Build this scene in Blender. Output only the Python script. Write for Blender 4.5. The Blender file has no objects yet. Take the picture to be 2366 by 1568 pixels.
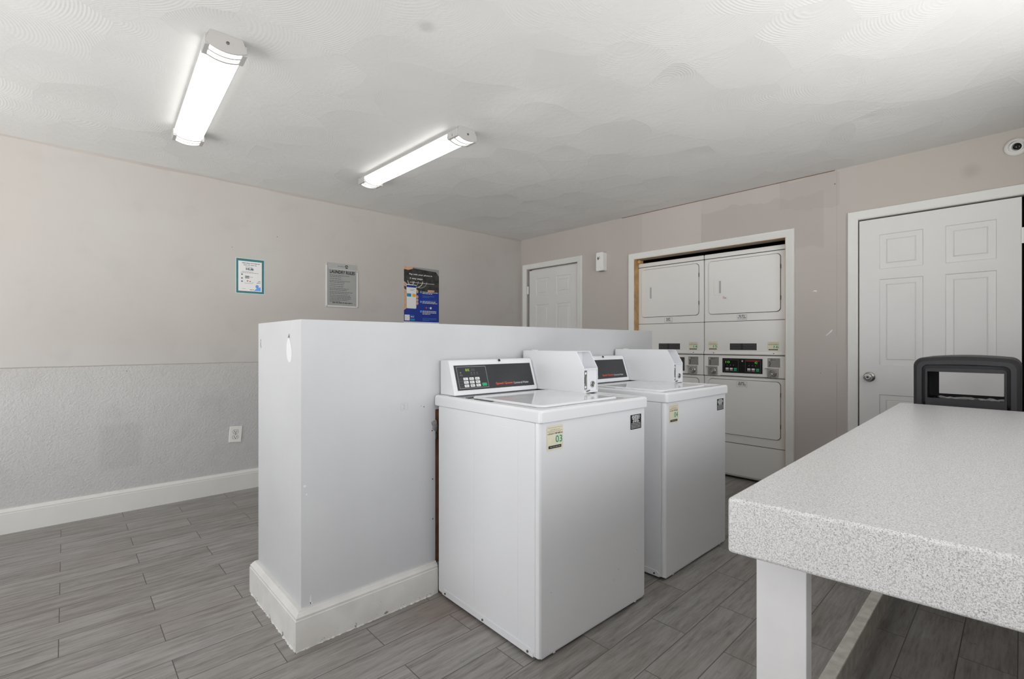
import bpy, bmesh, math, random
from mathutils import Vector, Matrix
random.seed(7)
C = bpy.context.scene.collection
PI = math.pi
def R(a): return math.radians(a)

# ------------------------------------------------------------------ materials
def lin(c):
    out = []
    for v in c:
        v = v / 255.0
        out.append(v / 12.92 if v <= .04045 else ((v + .055) / 1.055) ** 2.4)
    return out
class NT:
    def __init__(s, name):
        s.m = bpy.data.materials.new(name); s.m.use_nodes = True
        s.t = s.m.node_tree; s.n = s.t.nodes
        s.b = next(x for x in s.n if x.type == 'BSDF_PRINCIPLED')
        s.tc = None
    def new(s, typ, **kw):
        x = s.n.new(typ)
        for k, v in kw.items(): setattr(x, k, v)
        return x
    def link(s, a, b): s.t.links.new(a, b)
    def coord(s):
        if s.tc is None: s.tc = s.new('ShaderNodeTexCoord')
        return s.tc.outputs['Object']
    def val(s, v): return v
    def math(s, op, a, b=None, c=None, clamp=False):
        x = s.new('ShaderNodeMath', operation=op); x.use_clamp = clamp
        for i, v in enumerate((a, b, c)):
            if v is None: continue
            if isinstance(v, (int, float)): x.inputs[i].default_value = v
            else: s.link(v, x.inputs[i])
        return x.outputs[0]
    def mapping(s, sc=(1, 1, 1), loc=(0, 0, 0), rot=(0, 0, 0), src=None):
        x = s.new('ShaderNodeMapping')
        x.inputs['Scale'].default_value = sc; x.inputs['Location'].default_value = loc; x.inputs['Rotation'].default_value = rot
        s.link(src or s.coord(), x.inputs['Vector']); return x.outputs[0]
    def noise(s, scale, detail=3, rough=.5, vec=None, dist=0):
        x = s.new('ShaderNodeTexNoise')
        x.inputs['Scale'].default_value = scale; x.inputs['Detail'].default_value = detail
        x.inputs['Roughness'].default_value = rough; x.inputs['Distortion'].default_value = dist
        s.link(vec or s.coord(), x.inputs['Vector']); return x.outputs['Fac']
    def ramp(s, fac, stops):
        x = s.new('ShaderNodeValToRGB'); e = x.color_ramp.elements
        while len(e) < len(stops): e.new(.5)
        for i, (p, c) in enumerate(stops):
            e[i].position = p; e[i].color = (*c, 1) if len(c) == 3 else c
        s.link(fac, x.inputs['Fac']); return x.outputs['Color']
    def mix(s, fac, a, b, mode='MIX'):
        x = s.new('ShaderNodeMix', data_type='RGBA', blend_type=mode)
        for sock, v in ((x.inputs[0], fac), (x.inputs[6], a), (x.inputs[7], b)):
            if isinstance(v, (int, float)): sock.default_value = v
            elif isinstance(v, (list, tuple)): sock.default_value = (*v, 1)
            else: s.link(v, sock)
        return x.outputs[2]
    def sep(s, v=None):
        x = s.new('ShaderNodeSeparateXYZ'); s.link(v or s.coord(), x.inputs[0]); return x.outputs
    def color(s, v):
        if isinstance(v, (list, tuple)): s.b.inputs['Base Color'].default_value = (*v, 1)
        else: s.link(v, s.b.inputs['Base Color'])
    def bump(s, h, strength=.3, dist=.002):
        x = s.new('ShaderNodeBump'); x.inputs['Strength'].default_value = strength; x.inputs['Distance'].default_value = dist
        s.link(h, x.inputs['Height']); s.link(x.outputs[0], s.b.inputs['Normal'])
    def step(s, v, edge, w=.01, up=True):
        x = s.new('ShaderNodeMapRange', interpolation_type='SMOOTHSTEP'); x.clamp = True
        s.link(v, x.inputs[0]); x.inputs[1].default_value = edge - w; x.inputs[2].default_value = edge + w
        x.inputs[3].default_value = 0 if up else 1; x.inputs[4].default_value = 1 if up else 0
        return x.outputs[0]
    def box(s, a, a0, a1, b, b0, b1, w=.01):
        m = s.math('MULTIPLY', s.step(a, a0, w), s.step(a, a1, w, False))
        m = s.math('MULTIPLY', m, s.step(b, b0, w)); return s.math('MULTIPLY', m, s.step(b, b1, w, False))
def plain(name, col, rough=.5, metal=0, var=.06, vs=6, bs=None, bstr=.2, bd=.001, coat=0):
    k = NT(name); c = lin(col)
    if var:
        n = k.noise(vs, 3)
        k.color(k.ramp(n, [(.3, [v * (1 - var) for v in c]), (.7, [min(1, v * (1 + var)) for v in c])]))
    else: k.color(c)
    k.b.inputs['Roughness'].default_value = rough; k.b.inputs['Metallic'].default_value = metal
    if coat: k.b.inputs['Coat Weight'].default_value = coat
    if bs: k.bump(k.noise(bs, 3), bstr, bd)
    return k.m
def emit(name, col, st):
    k = NT(name); k.color(lin(col)); k.b.inputs['Emission Color'].default_value = (*lin(col), 1)
    k.b.inputs['Emission Strength'].default_value = st; k.b.inputs['Roughness'].default_value = .4
    return k.m
M = {}
M['enamel'] = plain('white_enamel', (232, 233, 236), .22, var=.012, vs=3, bs=9, bstr=.03, bd=.002)
M['enamel_gloss'] = plain('white_enamel_gloss', (232, 233, 236), .09, var=.012, vs=3)
M['enamel_side'] = plain('white_enamel_side', (230, 231, 234), .3, var=.015, vs=2, bs=500, bstr=.02, bd=.0005)
M['dryer'] = plain('dryer_enamel', (230, 229, 226), .24, var=.012, vs=3, bs=5, bstr=.05, bd=.003)
M['gasket'] = plain('dark_gasket', (72, 70, 68), .6)
M['dark'] = plain('shade_black', (24, 20, 18), .8)  # near-black that puts the shade of gaps and recesses into the colour
M['black_panel'] = plain('black_control_panel', (50, 51, 54), .35, var=.05, vs=30)
M['black'] = plain('black_ink', (26, 26, 28), .45)
M['display'] = plain('display_glass', (14, 14, 15), .15)
M['white_ink'] = plain('white_ink', (235, 235, 235), .5, var=0)
M['grey_ink'] = plain('grey_ink', (150, 150, 152), .5, var=0)
M['dkgrey_ink'] = plain('dark_grey_ink', (92, 92, 92), .5, var=0)
M['orange_ink'] = plain('orange_red_ink', (226, 92, 66), .5, var=0)
M['green_btn'] = plain('green_key', (40, 165, 110), .45, var=0)
M['green_ink'] = plain('green_ink', (52, 110, 70), .5, var=0)
M['pale_green'] = plain('pale_green_ink', (206, 226, 200), .5, var=0)
M['cream'] = plain('cream_sticker', (226, 220, 196), .5, var=.03, vs=60)
M['tan_ink'] = plain('tan_ink', (168, 156, 130), .5, var=0)
M['led'] = emit('led_digits', (150, 180, 60), .35)
M['led_green'] = emit('green_led', (90, 190, 60), .5)
M['led_red'] = emit('red_led', (110, 18, 12), .25)
M['steel'] = plain('brushed_steel', (176, 175, 172), .32, metal=.9, var=.1, vs=80)
M['scrap'] = plain('pale_pink_scrap', (216, 186, 176), .6, var=0)
M['recess'] = plain('handle_recess_grey', (176, 176, 176), .4, var=0)
M['faint'] = plain('faint_scratch', (176, 177, 182), .5, var=0)
M['plate'] = plain('grey_instruction_plate', (136, 134, 131), .5, var=.06, vs=40)
M['screw'] = plain('screw_head', (96, 92, 88), .45, metal=.6)
M['trim'] = plain('white_trim_paint', (224, 224, 220), .38, var=.02, vs=8)
M['door'] = plain('white_door_paint', (221, 221, 220), .35, var=.015, vs=5, bs=60, bstr=.03)
M['pine'] = plain('raw_pine', (196, 158, 112), .7, var=.2, vs=14)
M['brown_wood'] = plain('old_brown_wood', (120, 84, 60), .8, var=.35, vs=12)
M['foam'] = plain('grey_pipe_wrap', (138, 136, 138), .9, var=.2, vs=60, bs=120, bstr=.6, bd=.004)
M['plastic_white'] = plain('white_plastic', (236, 236, 232), .35, var=.01)
M['cap'] = plain('light_end_cap', (176, 174, 172), .4, var=.02)
M['legpaint'] = plain('white_leg_paint', (226, 226, 228), .5, var=.03, vs=14, bs=50, bstr=.1)
M['railwood'] = plain('worn_rail_paint', (205, 202, 194), .6, var=.18, vs=28, bs=60, bstr=.4, bd=.002)
M['bin'] = plain('black_moulded_plastic', (38, 38, 41), .5, var=.1, vs=300, bs=500, bstr=.35, bd=.001)
M['bag'] = plain('black_bag_film', (16, 16, 18), .2, var=.1)
M['teal'] = plain('teal_border', (34, 108, 112), .35, var=.12, vs=30)
M['paper'] = plain('white_paper', (232, 231, 230), .4, var=.01)
M['ltblue'] = plain('laminate_edge', (196, 222, 226), .3, var=.03)
M['navy_ink'] = plain('navy_ink', (34, 66, 104), .5, var=0)
M['royal'] = plain('royal_blue', (12, 48, 148), .35, var=.05, vs=10)
M['skyblue'] = plain('sky_blue', (96, 156, 226), .4, var=0)
M['cyan'] = plain('cyan_blue', (36, 140, 176), .4, var=0)
M['amber'] = plain('amber_yellow', (232, 178, 72), .4, var=0)
M['skin'] = plain('skin_tone_print', (214, 168, 134), .5, var=.1, vs=40)
M['red_ink'] = plain('red_ink', (200, 84, 80), .5, var=0)
M['photo_dark'] = plain('dark_photo_print', (52, 52, 50), .4, var=.6, vs=26)
M['photo_tan'] = plain('tan_photo_print', (158, 132, 104), .4, var=.3, vs=40)
M['signgrey'] = plain('brushed_sign_grey', (158, 159, 157), .38, var=.03, vs=12)
M['signhead'] = plain('sign_header_grey', (170, 171, 170), .38, var=.02)
M['acrylic'] = plain('clear_acrylic_edge', (214, 213, 213), .15, var=.02)
M['white_mark'] = plain('bare_white_mark', (228, 228, 230), .5, var=0)
M['smudge'] = plain('dark_smudge', (120, 118, 116), .7, var=.2, vs=80)
M['pave'] = plain('outdoor_concrete', (196, 192, 184), .8, var=.05)
M['lens'] = emit('lit_lens', (250, 250, 246), 4.6)

def wall_left_mat():
    k = NT('taupe_wall_left'); s = k.sep(); X, Z = s[0], s[2]
    n = k.noise(1.1, 3, .55); n2 = k.noise(5, 2)
    up = k.ramp(n, [(.3, lin((190, 183, 179))), (.5, lin((192, 187, 182))), (.72, lin((194, 191, 187)))])
    lo = k.ramp(n, [(.3, lin((193, 193, 193))), (.7, lin((202, 201, 200)))])
    f = k.step(Z, 1.0, .25)
    c = k.mix(f, lo, up)
    c = k.mix(k.math('MULTIPLY', k.step(n2, .62, .06), .10), c, lin((160, 158, 157)))
    # old repaint square, and the thin joint line between board and plaster
    pm = k.box(X, .17, .38, Z, .30, .60, .025)
    c = k.mix(k.math('MULTIPLY', pm, .28), c, lin((172, 170, 168)))
    wob = k.math('MULTIPLY_ADD', k.noise(3, 2), .008, .996)
    d = k.math('ABSOLUTE', k.math('SUBTRACT', Z, wob))
    line = k.step(d, .0035, .002, False)
    line = k.math('MULTIPLY', line, k.step(X, 2.3, .3, False))
    c = k.mix(k.math('MULTIPLY', line, .45), c, lin((120, 108, 98)))
    k.color(c); k.b.inputs['Roughness'].default_value = .62
    h = k.noise(85, 4, .6); h2 = k.noise(9, 2)
    amp = k.step(Z, 1.0, .004, False)
    hh = k.math('MULTIPLY', h, k.math('MULTIPLY_ADD', amp, 2.6, .1))
    hh = k.math('ADD', hh, k.math('MULTIPLY', amp, .6))
    hh = k.math('ADD', hh, k.math('MULTIPLY', h2, .8))
    k.bump(hh, .5, .0045); return k.m
def wall_right_mat():
    k = NT('taupe_wall_right'); s = k.sep(); Y, Z = s[1], s[2]
    n = k.noise(1.3, 3)
    c = k.ramp(n, [(.3, lin((186, 178, 173))), (.7, lin((192, 185, 180)))])
    edge = k.math('MULTIPLY_ADD', k.noise(7, 2), .14, 0)
    Z2 = k.math('SUBTRACT', Z, edge)
    c = k.mix(k.math('MULTIPLY', k.box(Y, 1.93, 2.52, Z, 1.9, 2.6, .006), .5), c, lin((200, 191, 186)))
    c = k.mix(k.math('MULTIPLY', k.box(Y, 1.0, 1.93, Z2, 1.8, 2.22, .006), .45), c, lin((172, 164, 160)))
    c = k.mix(k.math('MULTIPLY', k.box(Y, .90, 1.3, Z2, 2.1, 2.34, .006), .4), c, lin((172, 164, 160)))
    c = k.mix(k.math('MULTIPLY', k.box(Y, .915, .922, Z, 1.2, 2.41, .002), .15), c, lin((130, 122, 118)))
    c = k.mix(k.math('MULTIPLY', k.box(Y, .917, .921, Z, -1, 1.0, .002), .3), c, lin((120, 114, 110)))
    c = k.mix(k.math('MULTIPLY', k.box(Y, -2.0, .75, Z, 1.9, 2.6, .10), .6), c, lin((186, 181, 172)))
    sp = k.new('ShaderNodeVectorMath', operation='DISTANCE'); k.link(k.coord(), sp.inputs[0]); sp.inputs[1].default_value = (4.09, .215, 2.215)
    c = k.mix(k.math('MULTIPLY', k.step(sp.outputs['Value'], .035, .03, False), .22), c, lin((110, 104, 100)))
    k.color(c); k.b.inputs['Roughness'].default_value = .6
    tex = k.box(Y, -1, .917, Z, -1, 1.0, .004)
    hh = k.math('MULTIPLY', k.noise(80, 4, .6), k.math('MULTIPLY_ADD', tex, .9, .08))
    hh = k.math('ADD', hh, k.math('MULTIPLY', k.noise(8, 2), .6))
    k.bump(hh, .5, .004); return k.m
def wall_plain_mat():
    k = NT('taupe_wall_plain')
    k.color(k.ramp(k.noise(1.5, 3), [(.3, lin((184, 176, 170))), (.7, lin((194, 188, 182)))]))
    k.b.inputs['Roughness'].default_value = .6; k.bump(k.noise(60, 3), .15, .002); return k.m
def partition_mat():
    k = NT('pale_grey_partition_paint')
    c = k.ramp(k.noise(2.2, 4), [(.3, lin((198, 199, 202))), (.7, lin((206, 207, 209)))])
    v = k.mapping((40, 40, 1.5)); st = k.noise(1, 3, .5, v)
    c = k.mix(k.math('MULTIPLY', st, .12), c, lin((186, 187, 190)))
    k.color(c); k.b.inputs['Roughness'].default_value = .42
    k.bump(k.noise(45, 3), .12, .002); return k.m
def ceiling_mat():
    k = NT('swirled_plaster_ceiling')
    warp = k.new('ShaderNodeTexNoise'); warp.inputs['Scale'].default_value = 2.2; warp.inputs['Detail'].default_value = 1
    k.link(k.coord(), warp.inputs['Vector'])
    mx = k.new('ShaderNodeVectorMath', operation='MULTIPLY_ADD'); k.link(warp.outputs['Color'], mx.inputs[0])
    mx.inputs[1].default_value = (.22, .22, 0); k.link(k.coord(), mx.inputs[2])
    wp = mx.outputs[0]
    vo = k.new('ShaderNodeTexVoronoi', feature='F1'); vo.inputs['Scale'].default_value = 3.2
    vo.inputs['Randomness'].default_value = .75; k.link(k.mapping((1, 1, 0), src=wp), vo.inputs['Vector'])
    cs = k.new('ShaderNodeSeparateColor'); k.link(vo.outputs['Color'], cs.inputs[0]); cc = cs.outputs[0]
    # each trowel sweep is an arc about a pivot set back from its cell
    ang = k.math('MULTIPLY_ADD', cs.outputs[1], 1.5, R(47) - .75)
    off = k.new('ShaderNodeCombineXYZ'); k.link(k.math('MULTIPLY', k.math('COSINE', ang), .34), off.inputs[0]); k.link(k.math('MULTIPLY', k.math('SINE', ang), .34), off.inputs[1])
    df = k.new('ShaderNodeVectorMath', operation='SUBTRACT'); k.link(k.mapping((1, 1, 0), src=k.coord()), df.inputs[0]); k.link(vo.outputs['Position'], df.inputs[1])
    ad = k.new('ShaderNodeVectorMath', operation='ADD'); k.link(df.outputs[0], ad.inputs[0]); k.link(off.outputs[0], ad.inputs[1])
    ln = k.new('ShaderNodeVectorMath', operation='LENGTH'); k.link(ad.outputs[0], ln.inputs[0])
    d = ln.outputs['Value']
    rr = k.math('SINE', k.math('MULTIPLY', d, 560))
    rr = k.math('MULTIPLY', rr, k.step(k.noise(5, 2), .45, .2))
    n = k.noise(.9, 2); n3 = k.noise(30, 4, .6)
    ringamp = k.math('MULTIPLY_ADD', k.step(n, .46, .1), .75, .25)
    h = k.math('MULTIPLY', rr, ringamp)
    slope = k.math('MULTIPLY', d, 30)
    h = k.math('ADD', k.math('MULTIPLY', h, .14), slope)
    h = k.math('ADD', h, k.math('MULTIPLY', n3, .9))
    h = k.math('ADD', h, k.math('MULTIPLY', k.noise(3.5, 3), 2.2))
    k.bump(h, .6, .0028)
    c = k.ramp(n, [(.3, lin((216, 216, 214))), (.7, lin((223, 223, 221)))])
    c = k.mix(k.math('MULTIPLY', cc, .10), c, lin((196, 196, 194)))  # tone step per sweep paints in the shade of the sloping plaster
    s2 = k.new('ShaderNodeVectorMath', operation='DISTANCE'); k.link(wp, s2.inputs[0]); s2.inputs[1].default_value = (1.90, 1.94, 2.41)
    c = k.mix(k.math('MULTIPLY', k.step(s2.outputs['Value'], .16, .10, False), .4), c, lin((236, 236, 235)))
    sm = k.new('ShaderNodeVectorMath', operation='DISTANCE'); k.link(k.coord(), sm.inputs[0]); sm.inputs[1].default_value = (1.05, 1.62, 2.41)
    c = k.mix(k.math('MULTIPLY', k.step(sm.outputs['Value'], .03, .02, False), .3), c, lin((150, 148, 145)))
    k.color(c); k.b.inputs['Roughness'].default_value = .55; return k.m
def floor_mat():
    k = NT('grey_wood_look_tile')
    mp = k.mapping((1, 1, 1), (.018 + .302, -.01, 0))
    br = k.new('ShaderNodeTexBrick'); br.offset = .5; br.offset_frequency = 2; br.squash = 1; br.squash_frequency = 2
    k.link(mp, br.inputs['Vector'])
    br.inputs['Scale'].default_value = 1; br.inputs['Brick Width'].default_value = .604; br.inputs['Row Height'].default_value = .15
    br.inputs['Mortar Size'].default_value = .0016; br.inputs['Mortar Smooth'].default_value = .15; br.inputs['Bias'].default_value = 0
    br.inputs['Color1'].default_value = (0, 0, 0, 1); br.inputs['Color2'].default_value = (1, 1, 1, 1); br.inputs['Mortar'].default_value = (.5, .5, .5, 1)
    rnd = br.outputs['Color']
    sc = k.new('ShaderNodeVectorMath', operation='MULTIPLY_ADD'); k.link(rnd, sc.inputs[0]); sc.inputs[1].default_value = (7, 5, 3); k.link(k.coord(), sc.inputs[2])
    g1 = k.noise(1, 6, .62, k.mapping((3.4, 34, 1), src=sc.outputs[0]), .3)
    g2 = k.noise(1, 4, .6, k.mapping((14, 130, 1), src=sc.outputs[0]), .2)
    g3 = k.noise(2.3, 3)
    f = k.math('ADD', k.math('MULTIPLY', g1, .65), k.math('MULTIPLY', g2, .35))
    c = k.ramp(f, [(.36, lin((90, 86, 82))), (.45, lin((130, 126, 122))), (.55, lin((154, 151, 148))), (.68, lin((172, 170, 167)))])
    c = k.mix(.35, c, k.ramp(rnd, [(0, lin((136, 131, 127))), (1, lin((162, 160, 158)))]))
    c = k.mix(k.math('MULTIPLY', k.step(g3, .55, .12), .25), c, lin((128, 118, 108)))
    c = k.mix(k.math('MULTIPLY', k.step(k.noise(14, 4, .7), .68, .05), .3), c, lin((84, 80, 78)))
    # rust tint on the tiles beside the washer's back foot
    ds = k.new('ShaderNodeVectorMath', operation='DISTANCE'); k.link(k.coord(), ds.inputs[0]); ds.inputs[1].default_value = (1.2, 1.7, 0)
    c = k.mix(k.math('MULTIPLY', k.step(ds.outputs['Value'], .16, .15, False), .35), c, lin((120, 88, 70)))
    mo = br.outputs['Fac']
    c = k.mix(k.math('MULTIPLY', mo, .85), c, lin((70, 65, 61)))
    k.color(c)
    rg = k.math('MULTIPLY_ADD', g1, .2, .36); k.link(rg, k.b.inputs['Roughness'])
    h = k.math('SUBTRACT', k.math('MULTIPLY', f, .35), k.math('MULTIPLY', mo, 1.0))
    k.bump(h, .5, .0015); return k.m
def granite_mat():
    k = NT('speckled_grey_laminate')
    v1 = k.noise(560, 4, .6); v2 = k.noise(300, 3, .6); v3 = k.noise(3, 2)
    c = k.ramp(v1, [(.34, lin((158, 158, 162))), (.44, lin((208, 208, 210))), (.54, lin((226, 226, 226))), (.68, lin((236, 236, 235)))])
    c = k.mix(k.math('MULTIPLY', k.step(v2, .57, .05), .5), c, lin((150, 150, 154)))
    c = k.mix(k.math('MULTIPLY', k.step(k.noise(380, 2), .66, .03), .75), c, lin((104, 103, 106)))
    c = k.mix(k.math('MULTIPLY', k.step(v3, .5, .2), .10), c, lin((214, 210, 198)))
    k.color(c); k.b.inputs['Roughness'].default_value = .3; k.bump(v1, .04, .001); return k.m
def worn_mat():
    k = NT('worn_white_baseboard')
    c = k.ramp(k.noise(9, 4), [(.3, lin((214, 213, 209))), (.7, lin((228, 227, 224)))])
    Z = k.sep()[2]
    w = k.math('MULTIPLY', k.step(k.noise(26, 5, .7), .60, .03), k.step(Z, .022, .012, False))
    c = k.mix(k.math('MULTIPLY', w, .8), c, lin((92, 80, 72)))
    c = k.mix(k.math('MULTIPLY', k.step(k.noise(55, 4, .7), .70, .02), .7), c, lin((110, 104, 98)))
    c = k.mix(k.math('MULTIPLY', k.step(k.noise(4, 3), .6, .1), .15), c, lin((196, 184, 168)))
    k.color(c); k.b.inputs['Roughness'].default_value = .5; k.bump(k.noise(30, 4), .3, .002); return k.m
M['wall_left'] = wall_left_mat(); M['wall_right'] = wall_right_mat(); M['wall_plain'] = wall_plain_mat()
M['partition'] = partition_mat(); M['ceiling'] = ceiling_mat(); M['floor'] = floor_mat(); M['granite'] = granite_mat(); M['worn'] = worn_mat()

# ------------------------------------------------------------------ mesh helpers
def nb(): return bmesh.new()
def tf(bm, vs, mt):
    if mt is not None:
        for v in vs: v.co = mt @ v.co
def box(bm, x0, x1, y0, y1, z0, z1, bev=0, seg=2, mi=0, mt=None):
    v = [bm.verts.new((x, y, z)) for z in (z0, z1) for y in (y0, y1) for x in (x0, x1)]
    fs = [bm.faces.new([v[i] for i in q]) for q in ((0, 2, 3, 1), (4, 5, 7, 6), (0, 1, 5, 4), (2, 6, 7, 3), (0, 4, 6, 2), (1, 3, 7, 5))]
    for f in fs: f.material_index = mi
    if bev:
        es = list({e for f in fs for e in f.edges})
        r = bmesh.ops.bevel(bm, geom=es, offset=bev, segments=seg, affect='EDGES', profile=.5, clamp_overlap=True)
        vs = {q for f in r['faces'] for q in f.verts}
        for f in r['faces']: f.material_index = mi
        vs |= {q for q in v if q.is_valid}
        for f in fs:
            if f.is_valid: vs |= set(f.verts)
        tf(bm, vs, mt)
    else: tf(bm, v, mt)
def prism(bm, poly, axis, a, b, mi=0, bev=0, seg=2, mt=None):
    """poly: list of 2D points; axis 'x' -> points are (y,z), 'y' -> (x,z), 'z' -> (x,y)"""
    def p(q, t):
        return {'x': (t, q[0], q[1]), 'y': (q[0], t, q[1]), 'z': (q[0], q[1], t)}[axis]
    A = [bm.verts.new(p(q, a)) for q in poly]; B = [bm.verts.new(p(q, b)) for q in poly]
    n = len(poly)
    fs = [bm.faces.new(A[::-1]), bm.faces.new(B)] + [bm.faces.new((A[i], A[(i + 1) % n], B[(i + 1) % n], B[i])) for i in range(n)]
    bmesh.ops.recalc_face_normals(bm, faces=fs)
    for f in fs: f.material_index = mi
    vs = set(A + B)
    if bev:
        es = list({e for f in fs for e in f.edges})
        r = bmesh.ops.bevel(bm, geom=es, offset=bev, segments=seg, affect='EDGES', profile=.5, clamp_overlap=True)
        vs = {q for f in r['faces'] for q in f.verts}
        for f in r['faces']: f.material_index = mi
        for f in fs:
            if f.is_valid: vs |= set(f.verts)
    tf(bm, vs, mt)
def rrect(u0, u1, v0, v1, r, n=6):
    pts = []
    for cx, cy, a in ((u1 - r, v1 - r, 0), (u0 + r, v1 - r, 90), (u0 + r, v0 + r, 180), (u1 - r, v0 + r, 270)):
        for i in range(n + 1):
            t = R(a + 90 * i / n); pts.append((cx + r * math.cos(t), cy + r * math.sin(t)))
    return pts
def lathe(bm, prof, n=32, mt=None, mi=0):
    """prof: (radius, height) about local z"""
    rings = []; allv = []
    for r, h in prof:
        if r < 1e-6: ring = [bm.verts.new((0, 0, h))]
        else: ring = [bm.verts.new((r * math.cos(2 * PI * i / n), r * math.sin(2 * PI * i / n), h)) for i in range(n)]
        rings.append(ring); allv += ring
    for a, b in zip(rings, rings[1:]):
        if len(a) == 1 and len(b) == 1: continue
        for i in range(n):
            j = (i + 1) % n
            if len(a) == 1: f = bm.faces.new((a[0], b[i], b[j]))
            elif len(b) == 1: f = bm.faces.new((a[i], a[j], b[0]))
            else: f = bm.faces.new((a[i], a[j], b[j], b[i]))
            f.material_index = mi; f.smooth = True
    tf(bm, allv, mt)
def tube(bm, pts, rad, n=12, mi=0, mt=None):
    pts = [Vector(p) for p in pts]; rings = []; allv = []
    for i, p in enumerate(pts):
        d = (pts[min(i + 1, len(pts) - 1)] - pts[max(i - 1, 0)]).normalized()
        up = Vector((0, 0, 1)) if abs(d.z) < .9 else Vector((1, 0, 0))
        a = d.cross(up).normalized(); b = d.cross(a).normalized()
        rr = rad[i] if isinstance(rad, (list, tuple)) else rad
        ring = [bm.verts.new(p + rr * (math.cos(2 * PI * k / n) * a + math.sin(2 * PI * k / n) * b)) for k in range(n)]
        rings.append(ring); allv += ring
    for a, b in zip(rings, rings[1:]):
        for k in range(n):
            f = bm.faces.new((a[k], a[(k + 1) % n], b[(k + 1) % n], b[k])); f.smooth = True; f.material_index = mi
    for ring, rev in ((rings[0], 0), (rings[-1], 1)):
        f = bm.faces.new(ring if rev else ring[::-1]); f.material_index = mi
    tf(bm, allv, mt)
def loft(bm, loops, closed=True, caps=False, mi=0):
    L = [[bm.verts.new(p) for p in lp] for lp in loops]
    n = len(L[0]); rng = range(len(L)) if closed else range(len(L) - 1); fs = []
    for i in rng:
        a, b = L[i], L[(i + 1) % len(L)]
        for k in range(n):
            fs.append(bm.faces.new((a[k], a[(k + 1) % n], b[(k + 1) % n], b[k])))
    if caps: fs += [bm.faces.new(L[0][::-1]), bm.faces.new(L[-1])]
    bmesh.ops.recalc_face_normals(bm, faces=fs)
    for f in fs: f.material_index = mi
def obj(name, bm, mats, parent=None, smooth=40, wn=True, recalc=True):
    if recalc: bmesh.ops.recalc_face_normals(bm, faces=bm.faces)
    me = bpy.data.meshes.new(name); bm.to_mesh(me); bm.free()
    for m in (mats if isinstance(mats, (list, tuple)) else [mats]): me.materials.append(M[m])
    if smooth:
        for p in me.polygons: p.use_smooth = True
        me.set_sharp_from_angle(angle=R(smooth))
    o = bpy.data.objects.new(name, me); C.objects.link(o)
    if smooth and wn:
        w = o.modifiers.new('wn', 'WEIGHTED_NORMAL'); w.keep_sharp = True; w.weight = 80
    if parent: o.parent = parent
    return o
def tag(o, label, cat, group=None):
    o['label'] = label; o['category'] = cat
    if group: o['group'] = group
    return o
def thing(name, label, cat, loc=(0, 0, 0), rz=0, group=None):
    o = bpy.data.objects.new(name, None); C.objects.link(o); o.location = loc; o.rotation_euler = (0, 0, rz)
    o.empty_display_size = .1
    return tag(o, label, cat, group)
def struct(name, bm, mats, parent=None, **kw):
    o = obj(name, bm, mats, parent, **kw)
    if not parent: o['kind'] = 'structure'
    return o
# ---- flat art on a plane: origin O, right U, up V, normal N
TXT = {}
def text_mesh(s, bold=0):
    key = (s, bold)
    if key in TXT: return TXT[key]
    cu = bpy.data.curves.new('t', 'FONT'); cu.body = s; cu.offset = bold; cu.resolution_u = 3; cu.fill_mode = 'FRONT'
    o = bpy.data.objects.new('t', cu); C.objects.link(o)
    bpy.context.view_layer.update()
    dg = bpy.context.evaluated_depsgraph_get()
    me = bpy.data.meshes.new_from_object(o.evaluated_get(dg))
    vs = [(v.co.x, v.co.y) for v in me.vertices]; fs = [list(p.vertices) for p in me.polygons]
    C.objects.unlink(o); bpy.data.objects.remove(o); bpy.data.curves.remove(cu); bpy.data.meshes.remove(me)
    xs = [v[0] for v in vs]; ys = [v[1] for v in vs]
    x0, x1, y0, y1 = min(xs), max(xs), min(ys), max(ys)
    TXT[key] = ([((x - x0) / (x1 - x0), (y - y0) / (y1 - y0)) for x, y in vs], fs, (x1 - x0) / (y1 - y0)); return TXT[key]
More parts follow.
